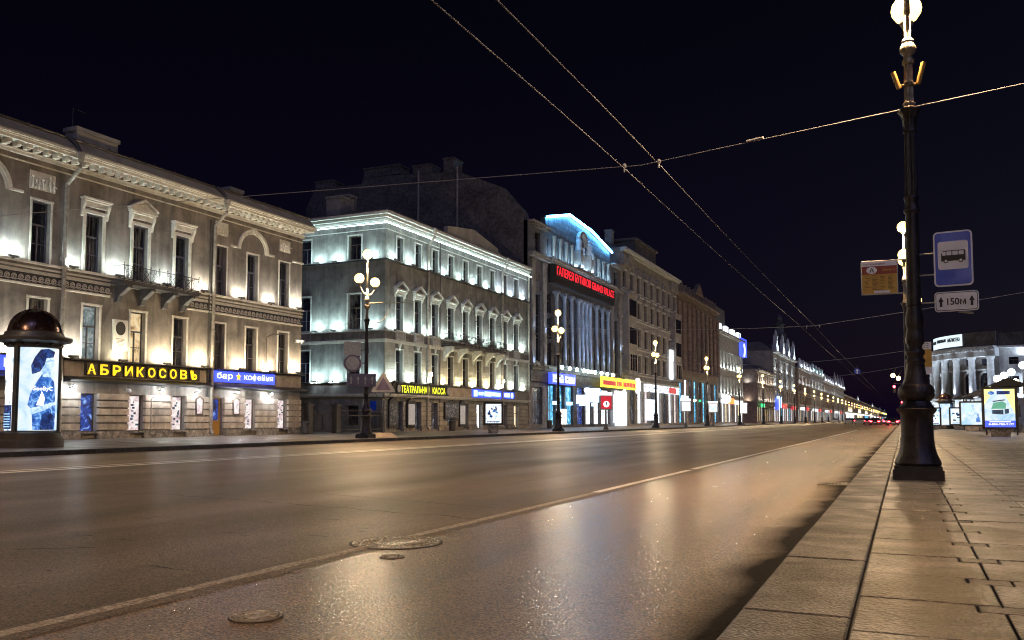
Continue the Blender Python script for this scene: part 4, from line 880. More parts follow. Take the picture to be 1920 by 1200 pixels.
# shop fronts
gl3 = ['shop_cyan', 'shop_cyan', 'shop_cyan', 'shop_blue', 'shop_white', 'shop_white', 'shop_white']
for o, g in zip(ops, gl3): window(b3, FM, 'm', (o[0]+o[1])/2, o[2], o[1]-o[0], o[3]-o[2], 'grid', 'frame_dark', g, .3, 'shop_window')
window(b3, FM, 'm', (A+C0)/2, .4, 2.8, 4.2, 'tee', 'frame_dark', 'shop_dim', .3, 'shop_window'); window(b3, FM, 'm', (C1+B)/2, .4, 2.8, 4.2, 'grid', 'frame_dark', 'shop_white', .3, 'shop_window')
s = part(b3, FM, 'blue_shop_sign', 'sign_lit_blue', (92.0, 99.9, .36, .8, 5.1, 6.4)); part(s, FM, 'sign_face', 'fascia_glow', (92.3, 95.6, .8, .86, 5.3, 6.15)); part(s, FM, 'sign_face', 'fascia_glow', (96.2, 99.6, .8, .86, 5.3, 6.1))
s = part(b3, FM, 'yellow_shop_sign', 'panel_yellow', (108.8, 124.5, 1.0, 1.3, 5.3, 6.7)); part(s, FM, 'sign_stripe', 'panel_red', (109.1, 114.5, 1.3, 1.34, 5.6, 6.2))
for q in range(12): part(s, FM, 'sign_glyph', 'sign_lit_red', (115.2+q*.75, 115.7+q*.75, 1.3, 1.35, 5.6, 6.25)) if q != 3 else None
MB().prism(FM, [(125.8+.95*cos(k*pi/10), 6.0+1.15*sin(k*pi/10)) for k in range(20)], 1.0, 1.4).build('round_shop_sign', 'sign_lit_white', b3)
wp = part(b3, FM, 'lit_entrance', 'shop_white', (116.2, 121.0, .6, .9, .1, 5.0))
part(b3, FM, 'hanging_sign', 'sign_lit_white', (100.6, 102.0, .6, 1.6, 2.9, 4.0)); MB().prism(FM, [(104.2+.75*cos(k*pi/8), 4.7+.32*sin(k*pi/8)) for k in range(16)], .6, 1.0).build('hanging_sign', 'sign_lit_white', b3)
part(b3, FM, 'hanging_sign', 'sign_lit_ice', (105.6, 107.6, .6, 1.4, 3.2, 5.0)); part(b3, FM, 'lit_kiosk_window', 'sign_lit_white', (94.6, 96.4, .3, .9, .4, 2.2))
for k in range(4): part(b3, FM, 'small_sign', 'sign_lit_ice', (93.2+k*4.6, 94.4+k*4.6, .36, .7, 2.7, 3.1))
# ================================================================== far buildings: shared builder
def house(name, label, y0, y1, h, floors, nb, mat, trim, shop, side=False, cornice=.7, lit=None, pil=False, roof=2.0, wf=.42, frm='frame_dark', depth=14, x0=X0, shops=True, attic=None):
    F = frame(x0, 0, 90); b = thing(name, label, 'building', (x0, (y0+y1)/2, 0))
    bw = (y1-y0)/nb; us = [y0+bw*(i+.5) for i in range(nb)]; fl = [(z, q) for z, q in floors]
    gz = fl[0][0]-1.2
    op = [(u-bw*wf/2, u+bw*wf/2, z, z+q) for z, q in fl for u in us]
    so = [(u-bw*.36, u+bw*.36, .3, gz-.9) for u in us]
    wall(b, F, y0, y1, 0, h, op+so, mat)
    core(b, x0-depth, x0-.56, y0+(0 if side else .02), y1-.02, h-.02, mat)
    for z, q in fl:
        for i, u in enumerate(us):
            g = 'glass_dark' if not lit or random.random() > lit else 'window_warm'
            window(b, F, 'm', u, z, bw*wf, q, 'tee' if bw*wf < 1.8 else 'grid', frm, g)
            part(b, F, 'window_sill', trim, (u-bw*wf/2-.1, u+bw*wf/2+.1, 0, .16, z-.14, z)); part(b, F, 'window_head', trim, (u-bw*wf/2-.14, u+bw*wf/2+.14, 0, .18, z+q+.02, z+q+.2))
        part(b, F, 'string_course', trim, (y0, y1, 0, .12, z-.55, z-.35))
    for i, u in enumerate(us): window(b, F, 'm', u, .3, bw*.72, gz-1.2, 'grid', 'frame_dark', shop[i % len(shop)], .3, 'shop_window')
    part(b, F, 'shop_cornice', trim, (y0, y1, 0, .4, gz-.3, gz-.05))
    part(b, F, 'cornice', trim, (y0-.05, y1+.05, 0, cornice*.6, h-.6, h-.35), (y0-.1, y1+.1, 0, cornice, h-.35, h))
    if pil:
        for i in range(nb+1):
            u = min(max(y0+bw*i, y0+.4), y1-.4); MB().lathe(F(u, .3, fl[0][0]-.3), [(.5, 0), (.42, .3), (.36, h-fl[0][0]-2.2), (.5, h-fl[0][0]-1.9), (.55, h-fl[0][0]-1.4)], 10).build('column', trim, b, True)
    if roof: MB().taper(lambda u, d, z: (u, d, z), x0-depth/2, (y0+y1)/2, h, h+roof, depth/2-.2, (y1-y0)/2-.1, depth/2-4, (y1-y0)/2-1.5).build('roof', 'roof_metal', b)
    return b, F, us
b4, F4, u4 = house('pale_stone_house', 'tall pale stone house with bay windows just beyond the red lit gallery', 121.4, 156.2, 26.4, [(8.2, 2.7), (12.2, 2.8), (16.6, 2.6), (20.6, 2.6)], 9, 'pale_stone', 'trim_grey', ['shop_white', 'shop_dim', 'shop_white', 'shop_pink', 'shop_dim'], cornice=.9)
for u in (124.5, 153.2):
    by = part(b4, F4, 'bay_window', 'pale_stone', (u-2.4, u+2.4, 0, 1.0, 7.6, 11.2), (u-2.2, u+2.2, 0, .9, 11.2, 19.4), (u-2.4, u+2.4, 0, 1.1, 19.4, 19.8))
    for z in (8.2, 12.2, 16.4):
        for s in (-1.2, 0, 1.2): part(by, F4, 'pane', 'glass_dark', (u+s-.42, u+s+.42, .9, 1.03, z, z+2.4))
    part(b4, F4, 'pediment_block', 'pale_stone', (u-2.6, u+2.6, 0, .4, 24.0, 25.6)); MB().arch(F4, u, 24.2, 1.0, 1.4, .4, .6, 10).build('arch_moulding', 'pale_stone', b4)
for u in (130.5, 134, 138, 142, 146): MB().arch(F4, u, 23.4, .8, 1.1, 0, .35, 10).build('arch_moulding', 'pale_stone', b4); MB().prism(F4, [(u-.5, 19.6), (u+.5, 19.6), (u, 20.4)], 0, .3).build('pointed_gable', 'pale_stone', b4)
part(b4, F4, 'rooftop_block', 'firewall', (131, 143.5, -5, -.5, 26.4, 29.3), (130.7, 143.8, -5.3, -.2, 29.3, 29.7))
chimney(b4, -40, 124, 26.4, 1, 1.4, 3)
part(b4, F4, 'vertical_sign', 'shop_white', (149.2, 155.0, .2, .5, 8.0, 13.2)); part(b4, F4, 'lit_fascia', 'fascia_glow', (133, 155.5, .1, .4, 5.4, 6.6)); part(b4, F4, 'red_fascia', 'panel_red', (148, 153, .4, .45, 5.5, 6.5))
part(b4, F4, 'lit_poster', 'poster_mix', (133.5, 139.5, .1, .3, .8, 4.2))
b5, F5, u5 = house('columned_house', 'brown stone house with a tall row of attached columns', 156.3, 193.0, 24.6, [(10.6, 3.0), (15.0, 3.0), (18.8, 1.8)], 9, 'brown_stone', 'brown_stone', ['shop_cyan', 'shop_white', 'shop_dim', 'shop_cyan', 'shop_dim'], pil=True, cornice=1.1, roof=0)
for i in range(12):
    u = 157.3+i*3.1; inst('par', 'parapet_post', lambda: MB().fb(F5, -.5, .5, -.4, .2, 0, 1.7).fb(F5, -.35, .35, -.3, .1, 1.7, 2.1).mesh('parapet_post', 'brown_stone', off=(X0, 0, 0)), b5, (X0, u, 24.6))
part(b5, F5, 'parapet', 'brown_stone', (156.4, 192.8, -.3, 0, 24.6, 26.1)); MB().prism(F5, [(171, 26.1), (178.6, 26.1), (174.8, 28.6)], -.5, .3).build('roof_pediment', 'brown_stone', b5)
for u in (166, 170.5, 177.5): spot(MB().sphere(F5(u, .9, 4.6), .25, 8, 6).build('green_lamp', 'panel_green' if u > 169 else 'globe_cold', b5), F5(u, 1.3, 4.6), (-.2, 0, 1), 25, (.15, 1, .45) if u > 169 else (.7, .9, 1), 60)
part(b5, F5, 'lit_fascia', 'fascia_glow', (158, 163, .1, .4, 4.0, 5.4))
b6, F6, u6 = house('lit_window_house', 'narrow house with lit attic windows beside the blue rooftop sign', 193.1, 226.5, 21.0, [(7.0, 3.4), (13.0, 3.6)], 8, 'pale_stone', 'pale_stone', ['shop_dim', 'shop_white', 'shop_warm', 'shop_white'], cornice=.9, roof=2.5)
for i in range(4): part(b6, F6, 'lit_dormer', 'shop_white', (195+i*8.5, 198.4+i*8.5, -.6, .1, 21.2, 22.8))
part(b6, F6, 'rooftop_billboard', 'firewall', (196, 213, -2.2, -1.9, 21.0, 27.5))
for u in u6:
    for z in (12.6, 6.7): flood(b6, F6, 'm', u+2.0, z, .6, 40 if z > 10 else 20, (.85, 1, .92), tilt=-.3)
bs = part(b6, F6, 'blue_rooftop_sign', 'sign_lit_blue', (222, 230, -6.5, .6, 17.0, 21.6)); MB().arch(F6, 225, 18.6, .9, 1.7, .6, .8, 16, -pi/2, pi/2).build('letter_curve', 'sign_lit_white', bs)
part(bs, frame(0, 222, 0), 'blue_face', 'sign_lit_blue', (-43.5, -37.2, 0, .3, 17.2, 22.6)); part(bs, frame(0, 221.7, 0), 'sign_glyph', 'sign_lit_ice', (-42.6, -38.4, 0, .2, 18.0, 21.6))
part(b6, F6, 'orange_shop_sign', 'panel_orange', (204, 211, .1, .5, 4.6, 5.9)); part(b6, F6, 'lit_fascia', 'fascia_glow', (211.5, 224, .1, .4, 4.6, 5.7), (196, 203.5, .1, .4, 4.6, 5.7))
MB().sphere(F6(199, .9, 5.6), .9, 12, 8).build('round_lit_sign', 'globe_cold', b6, True)
b7, F7, u7 = house('low_corner_house', 'low two storey corner house with warm lit shop windows', 249.5, 284.5, 15.2, [(6.6, 3.6), (11.8, 2.2)], 9, 'brown_stone', 'pale_stone', ['shop_warm', 'shop_warm', 'shop_white', 'shop_warm'], cornice=.9, roof=2.0, wf=.5, depth=26)
F7s = frame(0, 249.5, 0)
for z, q in ((6.6, 3.6), (11.8, 2.2)):
    for u in (-43, -50): part(b7, F7s, 'side_window', 'glass_dark', (u-1, u+1, .02, .08, z, z+q)); part(b7, F7s, 'window_head', 'trim_grey', (u-1.3, u+1.3, 0, .3, z+q+.1, z+q+.45)); part(b7, F7s, 'window_sill', 'trim_grey', (u-1.3, u+1.3, 0, .3, z-.4, z-.1))
for u in u7:
    for z in (6.4, 11.5): flood(b7, F7, 'm', u+1.9, z, .6, 30, (1, .97, .8), tilt=-.3)
for u in (-40, -46.5): flood(b7, F7s, 's', u, 11.4, .6, 22, (.9, 1, .95)); flood(b7, F7s, 's', u, 6.2, .6, 16, (1, .9, .7))
part(b7, F7, 'green_sign', 'panel_green', (251, 256, .8, 1.2, 4.4, 5.4)); part(b7, F7, 'shop_awning', 'dark_metal', (258, 272, 0, 2.0, 3.9, 4.2))
b8, F8, u8 = house('ornate_merchant_house', 'ornate house with floodlit white statues and gables on its roofline', 284.6, 345, 23.0, [(7.0, 3.6), (12.6, 3.4), (17.6, 3.0)], 11, 'pale_stone', 'statue', ['shop_white', 'shop_pink', 'shop_white', 'shop_cyan'], cornice=1.2, roof=3)
for k, u in enumerate((290, 307, 322, 338)):
    gb = MB().prism(F8, [(u-4, 23), (u+4, 23), (u+3.2, 24.6), (u+1.6, 25.4), (u+.8, 28.2), (u-.8, 28.2), (u-1.6, 25.4), (u-3.2, 24.6)], -.5, .7).build('gable', 'statue', b8)
    MB().lathe(F8(u, .2, 28.2), [(.5, 0), (.55, .4), (.4, .9), (.45, 1.2), (.2, 1.5)], 10).sphere(F8(u, .2, 29.9), .26, 8, 6).build('statue', 'statue', gb, True)
    flood(b8, F8, 'm', u, 23.4, 1.8, 150, (.75, .95, 1), tilt=-.4, size=.2); flood(b8, F8, 'm', u-2.5, 12.0, 1.2, 70, (.8, .95, 1), tilt=-.3, size=.2); flood(b8, F8, 'm', u-2.5, 17.0, 1.2, 70, (.8, .95, 1), tilt=-.3, size=.2)
tw = MB().fb(ID, -47, -40, 346, 353, 20, 30).taper(ID, -43.5, 349.5, 30, 34, 2.6, 2.6, 2.0, 2.0).lathe((-43.5, 349.5, 34), [(2.6, 0), (1.8, 1), (1.6, 3.5), (2.2, 4), (.9, 5.2), (1.2, 6.4), (.2, 8)], 14).build('corner_tower', 'firewall', b8, True)
part(b8, F8, 'red_fascia', 'panel_red', (300, 312, .2, .8, 4.6, 6.2), (328, 338, .2, .8, 4.4, 5.8)); part(b8, F8, 'lit_poster', 'sign_lit_ice', (290, 297, .2, .8, 4.8, 8.4)); part(b8, F8, 'blue_fascia', 'sign_lit_blue', (286, 290, .2, .8, 4, 7.6))
fars = [('corner_mansion', 'house with a single floodlit corner far down the far pavement', 354, 405, 21.5), ('bronze_group_house', 'far house with a green lit bronze group on its roof', 405.1, 470, 22.5), ('statue_row_house', 'far house with a row of floodlit roof figures', 470.1, 540, 21.0),
        ('spired_house', 'distant house with two thin floodlit spires', 540.1, 640, 21.5), ('end_house', 'last distant house at the vanishing end of the street', 640.1, 2200, 18)]
for k, (nm, lb, y0, y1, h) in enumerate(fars):
    bb, FF, uu = house(nm, lb, y0, y1, h, [(7.0, 3.4), (12.0, 3.2), (16.2, 2.4)][:3 if k < 4 else 2], 9 if k < 3 else 10, 'pale_stone' if k % 2 else 'brown_stone', 'statue', ['shop_white', 'shop_warm', 'shop_cyan', 'shop_pink', 'shop_white'], cornice=1.2, roof=2.5, lit=.3)
    for q in range(4):
        u = y0+(y1-y0)*(q+.5)/4
        flood(bb, FF, 'm', u, 15.5, 1.4, 75, (.85, .97, 1), tilt=-.35, size=.2); flood(bb, FF, 'm', u, h+.2, 1.5, 70, (.6, 1, .95) if k == 1 else (.9, .97, 1), tilt=-.5, size=.2)
        MB().lathe(FF(u, .1, h), [(.9, 0), (1, 1), (.6, 2.2), (.75, 3), (.25, 3.9)] if k != 3 else [(1.2, 0), (1.0, 3), (.1, 8)], 8).build('roof_figure', 'statue', bb, True)
    part(bb, FF, 'lit_fascia', 'fascia_glow', (y0+4, y0+(y1-y0)*.4, .2, .7, 4.6, 5.8)); part(bb, FF, 'red_fascia', 'panel_red', (y0+(y1-y0)*.55, y0+(y1-y0)*.7, .2, .7, 4.6, 6.0))
# ================================================================== library on the right
LC, LR = (31.0, 254.0), 24.0
lib = thing('library', 'floodlit white library with a curved corner of tall columns behind the bus shelters', 'building', (LC[0], LC[1], 0))
def arcpt(r, a, z): return (LC[0]+r*cos(a), LC[1]+r*sin(a), z)
def arcwall(name, r0, r1, a0, a1, z0, z1, mat, n=18, parent=lib):
    m = MB(); vs = []; fs = []
    for i in range(n+1):
        a = a0+(a1-a0)*i/n
        vs += [arcpt(r0, a, z0), arcpt(r1, a, z0), arcpt(r1, a, z1), arcpt(r0, a, z1)]
    for i in range(n):
        for k in range(4): fs.append((4*i+k, 4*i+(k+1) % 4, 4*i+4+(k+1) % 4, 4*i+4+k))
    fs += [(0, 1, 2, 3), (4*n+3, 4*n+2, 4*n+1, 4*n)]
    return m.add(vs, fs).build(name, mat, parent)
a0, a1 = radians(176), radians(243)
arcwall('curved_wall', LR-2.6, LR-2, a0, a1, 0, 20.2, 'pale_stone')
arcwall('base_storey', LR-2, LR+.4, a0, a1, 0, 5.6, 'library_stone'); arcwall('base_moulding', LR-2, LR+.7, a0, a1, 5.6, 6.1, 'library_stone')
arcwall('architrave', LR-2, LR+.3, a0, a1, 16.0, 17.2, 'library_stone'); arcwall('cornice', LR-2, LR+1.2, a0, a1, 17.9, 18.4, 'library_stone'); arcwall('frieze', LR-2, LR+.5, a0, a1, 17.2, 17.9, 'library_stone')
arcwall('parapet', LR-2, LR-.6, a0, a1, 18.4, 22.0, 'firewall')
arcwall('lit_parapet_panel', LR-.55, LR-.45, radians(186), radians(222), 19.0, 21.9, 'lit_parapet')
for i in range(60):
    a = a0+(a1-a0)*i/59; m = MB().fb(frame(0, 0, 0), -.18, .18, -.35, .35, 0, .5)
    o = inst('libd', 'dentil', lambda: m.mesh('dentil', 'library_stone'), lib, arcpt(LR+.75, a, 17.35)); o.rotation_euler.z = a+pi/2
for i in range(6):
    a = radians(184+11.2*i)
    c = MB().lathe(arcpt(LR-.2, a, 6.1), [(1.0, 0), (1.0, .4), (.85, .6), (.72, 9.0), (.95, 9.5), (1.05, 9.9)], 16).build('column', 'library_stone', lib, True)
    p = arcpt(LR+1.4, a, 6.4); q = arcpt(LR-.2, a, 12)
    spot(MB().fb(ID, p[0]-.2, p[0]+.2, p[1]-.2, p[1]+.2, 6.15, 6.35).build('floodlight', 'dark_metal', lib), p, (q[0]-p[0], q[1]-p[1], q[2]-p[2]), 480, (.72, .86, 1), 70, .2)
    if i < 5:
        am = a+radians(5.6); F = frame(*arcpt(LR-2, am, 0)[:2], math.degrees(am)+90)
        w = MB().fb(F, -1.1, 1.1, -.05, .08, 7.0, 11.0).build('arched_window', 'glass_dark', lib)
        MB().prism(F, [(1.1*cos(k*pi/10), 11+1.1*sin(k*pi/10)) for k in range(11)], -.05, .08).build('lunette', 'glass_dark', w)
        MB().arch(F, 0, 11, 1.15, 1.55, 0, .3, 12).fb(F, -1.55, -1.15, 0, .3, 6.5, 11).fb(F, 1.15, 1.55, 0, .3, 6.5, 11).fb(F, -2.0, 2.0, 0, .5, 12.7, 13.1).build('window_surround', 'library_stone', w)
        MB().fb(F, -.8, .8, -.05, .06, 14.0, 15.5).build('small_window', 'glass_dark', lib)
        p = arcpt(LR+1.6, am, 1.5)
        spot(MB().fb(ID, p[0]-.2, p[0]+.2, p[1]-.2, p[1]+.2, .0, .4).build('ground_floodlight', 'dark_metal', lib), arcpt(LR+2.2, am, .5), (arcpt(LR, am, 4)[0]-p[0], arcpt(LR, am, 4)[1]-p[1], 2.2), 340, (.8, .93, 1), 110, .2)
for k, st in enumerate(['РОССИЙСКАЯ', 'НАЦИОНАЛЬНАЯ', 'БИБЛИОТЕКА']):
    a = radians(191+k*12.4); F = frame(*arcpt(LR-.42, a, 0)[:2], math.degrees(a)+90); text(st, F, -2.25, 2.25, 20.2, 21.2, .12, .2, 'sign_black', 'inscription', lib, .02)
# straight wing
e = arcpt(LR-2, a1, 0); FL_ = frame(e[0], e[1]-.0, -12)
lw = [(3+i*5.0) for i in range(8)]
wall(lib, FL_, 0, 45, 0, 18.4, [(u-1, u+1, z, z+q) for u in lw for z, q in ((7, 4.2), (14, 1.7), (1.5, 3))], 'library_stone', name='wing_wall')
for u in lw:
    for z, q in ((7, 4.2), (14, 1.7), (1.5, 3)): window(lib, FL_, 'lib', u, z, 2, q, 'tee')
    MB().prism(FL_, [(u-1.6, 11.6), (u+1.6, 11.6), (u, 12.7)], 0, .5).build('pediment', 'library_stone', lib)
    flood(lib, FL_, 'lib', u+2.5, 6.4, 1.2, 300, (.72, .86, 1), tilt=-.35, size=.2); flood(lib, FL_, 'lib', u+2.5, 16.3, .9, 60, (.75, .88, 1), tilt=-.3, size=.2)
part(lib, FL_, 'wing_cornice', 'library_stone', (0, 45, 0, 1.2, 17.9, 18.4), (0, 45, 0, .4, 5.6, 6.1)); part(lib, FL_, 'wing_parapet', 'firewall', (0, 45, -1, -.3, 18.4, 21.6))
# ================================================================== things on the near post
NP = (.19, 16.05)
def rrect(u0, u1, z0, z1, r, n=4):
    p = []
    for cx, cz, a in ((u1-r, z1-r, 0), (u0+r, z1-r, 90), (u0+r, z0+r, 180), (u1-r, z0+r, 270)):
        p += [(cx+r*cos(radians(a+90*k/n)), cz+r*sin(radians(a+90*k/n))) for k in range(n+1)]
    return p
FB = frame(NP[0], NP[1]-.05, -6)
t = thing('bus_stop_sign', 'blue and white bus stop sign on the right of the foreground lamp post', 'sign', (.78, 16.0, 3.2))
MB().prism(FB, rrect(.34, .92, 3.20, 4.12, .07), 0, .03).build('plate', 'sign_white', t)
MB().prism(FB, rrect(.365, .895, 3.225, 4.095, .05), .03, .036).build('blue_field', 'sign_blue', t)
MB().prism(FB, rrect(.405, .855, 3.48, 3.95, .04), .036, .041).build('white_field', 'sign_white', t)
m = MB().prism(FB, [(.455, 3.62), (.815, 3.62), (.815, 3.775), (.80, 3.795), (.485, 3.795), (.455, 3.74)], .041, .046); m.build('bus_pictogram', 'sign_black', t)
for q in range(4): MB().prism(FB, rrect((.472, .535, .622, .715)[q], (.525, .61, .703, .79)[q], 3.715, 3.78, .008, 2), .046, .049).build('bus_window', 'sign_white', t)
for u in (.525, .745): MB().prism(FB, [(u+.036*cos(k*pi/8), 3.62+.036*sin(k*pi/8)) for k in range(16)], .046, .05).build('bus_wheel', 'sign_black', t); MB().prism(FB, [(u+.022*cos(k*pi/8), 3.62+.022*sin(k*pi/8)) for k in range(16)], .05, .053).build('bus_hub', 'sign_white', t)
for z in (3.78, 3.42): MB().tube([FB(.10, -.02, z), FB(.40, -.02, z)], .014, 6).build('bracket', 'sign_grey', t)
t = thing('distance_plate', 'white plate reading 150 m between two arrows below the bus stop sign', 'sign', (.8, 16.0, 2.76))
MB().prism(FB, rrect(.335, .985, 2.78, 3.11, .05), 0, .03).build('plate', 'sign_white', t)
MB().prism(FB, rrect(.35, .97, 2.795, 3.095, .04), .03, .034).build('black_border', 'sign_black', t); MB().prism(FB, rrect(.36, .96, 2.805, 3.085, .035), .034, .038).build('white_field', 'sign_white', t)
text('150м', FB, .52, .80, 2.885, 3.0, .038, .043, 'sign_black', 'lettering', t, .02)
for u in (.43, .885): MB().prism(FB, [(u-.018, 2.86), (u+.018, 2.86), (u+.018, 2.945), (u+.042, 2.945), (u, 3.03), (u-.042, 2.945), (u-.018, 2.945)], .038, .043).build('arrow', 'sign_black', t)
MB().tube([FB(.10, -.02, 2.95), FB(.36, -.02, 2.95)], .014, 6).build('bracket', 'sign_grey', t)
MB().tube([FB(.68, -.01, 2.775), FB(.9, .02, 2.735)], .02, 6).build('bent_clip', 'sign_grey', t)
FT = frame(NP[0], NP[1]-.05, 4)
t = thing('timetable_board', 'yellow timetable board with a letter A on the left of the lamp post', 'sign', (-.5, 16.0, 3.1))
MB().fb(FT, -.80, -.22, 0, .03, 3.13, 3.71).build('frame', 'sign_grey', t); MB().fb(FT, -.785, -.235, .03, .035, 3.145, 3.48).build('yellow_field', 'sign_yellow', t)
MB().fb(FT, -.785, -.235, .03, .035, 3.48, 3.62).build('maroon_band', 'sign_maroon', t); MB().fb(FT, -.785, -.235, .03, .035, 3.62, 3.70).build('white_header', 'sign_white', t)
MB().prism(FT, [(-.63+.085*cos(k*pi/10), 3.55+.06*sin(k*pi/10)) for k in range(20)], .035, .039).build('white_oval', 'sign_white', t); text('А', FT, -.67, -.59, 3.51, 3.59, .039, .043, 'sign_black', 'letter', t, .02)
text('ГОСТИНЫЙ ДВОР', FT, -.76, -.42, 3.64, 3.675, .035, .038, 'sign_maroon', 'header_text', t, .01); text('Омега', FT, -.46, -.26, 3.53, 3.575, .035, .038, 'sign_yellow', 'route_text', t, .01)
m = MB()
for r in range(13):
    for c in range(4): 
        if random.random() < .78: a = -.75+c*.125; m.fb(FT, a, a+random.uniform(.05, .11), .035, .037, 3.455-r*.022, 3.462-r*.022)
m.build('timetable_lines', 'sign_ink', t); MB().fb(FT, -.6, -.35, .035, .039, 3.155, 3.195).build('white_strip', 'sign_white', t)
for z in (3.715, 3.14): MB().tube([FT(-.79, -.01, z), FT(-.08, -.01, z)], .012, 6).build('bracket', 'sign_grey', t)
# banner on the next post
t = thing('route_banner', 'yellow and white route banner half hidden behind the foreground post', 'sign', (1.0, 43.4, 3))
FN = frame(.15, 43.1, 0); part(t, FN, 'yellow_field', 'sign_yellow', (.45, 1.06, 0, .05, 3.35, 4.15)); part(t, FN, 'white_field', 'sign_white', (.45, 1.06, 0, .05, 3.02, 3.35)); part(t, FN, 'white_field', 'sign_white', (.45, 1.06, 0, .05, 4.15, 4.48))
m = MB()
for r in range(3):
    for c in range(3): m.fb(FN, .6+c*.13, .69+c*.13, .05, .06, 4.2+r*.09, 4.25+r*.09)
m.build('number_boxes', 'sign_grey', t); MB().tube([FN(.05, .03, 4.3), FN(.5, .03, 4.3)], .02, 5).build('bracket', 'sign_grey', t)
# ================================================================== wires
def wire(name, label, pts, r=.011, mat='wire', group='overhead wires'):
    t = MB().tube(pts, r, 12).build(name, mat, None, True); tag(t, label, 'wire', group); return t
def sag(a, b, n, s): return [tuple(a[k]+(b[k]-a[k])*i/n-(s*4*(i/n)*(1-i/n) if k == 2 else 0) for k in range(3)) for i in range(n+1)]
TY = [-12, 17.0, 54, 86, 118, 150, 185, 220, 260, 320, 400]
for x, lb in ((-5.15, 'left of the two trolley wires running down the street'), (-4.42, 'right of the two trolley wires running down the street')):
    p = []
    for a, c in zip(TY, TY[1:]): p += sag((x, a, 6.2 if a > 0 else 6.1), (x, c, 6.25), 8, .08)[:-1]
    wire('trolley_wire', lb, p, .011)
span = [(30, 16.0, 11.0), (.35, 16.2, 6.33)]
wire('span_wire', 'thin cross wire tied to the foreground lamp post over the road', sag((40, 14.5, 9.6), (.19, 16.1, 6.36), 8, .1)+sag((.19, 16.1, 6.36), (-4.8, 17.0, 6.22), 4, .0)[1:]+sag((-4.8, 17.0, 6.22), (-37.4, 20.0, 8.6), 20, .0)[1:], .009)
wire('span_wire', 'second cross wire holding the trolley wires farther down the road', sag((16, 54, 9.4), (-4.8, 54, 6.55), 8, .15)+sag((-4.8, 54, 6.55), (-26, 54, 7.6), 10, .3)[1:], .014)
wire('span_wire', 'third faint cross wire above the far road', sag((.15, 86, 7.2), (-26, 86, 7.4), 12, 1.0), .016)
wire('span_wire', 'fourth faint cross wire above the far road', sag((.15, 118, 7.6), (-26, 118, 7.4), 12, 1.2), .018)
for y, z in ((17.0, 6.22), (54, 6.5)):
    for x, nm in ((-5.15, 'left'), (-4.42, 'right')):
        m = MB().tube([(x, y, z+.07), (x, y, z-.1)], .022, 6).lathe((x, y, z-.02), [(.02, 0), (.045, .03), (.045, .07), (.02, .1)], 8)
        tag(m.build('wire_hanger', 'wire', None), 'small hanger where the %s trolley wire meets the %s cross wire' % (nm, 'first' if y < 20 else 'second'), 'hanger', 'trolley wire hangers')
tag(MB().tube([(-2.6, 16.6, 6.30), (-2.28, 16.54, 6.315)], .03, 8).build('wire_insulator', 'wire', None, True), 'ribbed insulator on the cross wire left of the foreground post', 'insulator')
wire('roof_cable', 'dark sagging cable between the gate lamp and the grey building', sag((-26, 43.8, 7.9), (-37.3, 62, 7.6), 10, .8), .012, 'dark_metal')
wire('roof_cable', 'dark sagging cable between the gate lamp and the cream building', sag((-26, 38.6, 6.6), (-37.3, 44.5, 6.6), 10, .5), .012, 'dark_metal')
t = thing('hanging_arrow_sign', 'small round blue arrow sign hung beneath the trolley wires', 'sign', (-4.6, 92, 5.9))
MB().prism(frame(-4.1, 92, 0), [(.3*cos(k*pi/8), 5.75+.3*sin(k*pi/8)) for k in range(16)], 0, .04).build('disc', 'sign_blue', t); MB().prism(frame(-4.1, 92, 0), [(-.05, 5.5), (.05, 5.5), (.05, 5.8), (.15, 5.8), (0, 6.0), (-.15, 5.8), (-.05, 5.8)], .04, .06).build('arrow', 'sign_white', t)
MB().tube([(-4.1, 92, 6.1), (-4.1, 92, 6.3)], .02, 5).build('hanger', 'wire', t)
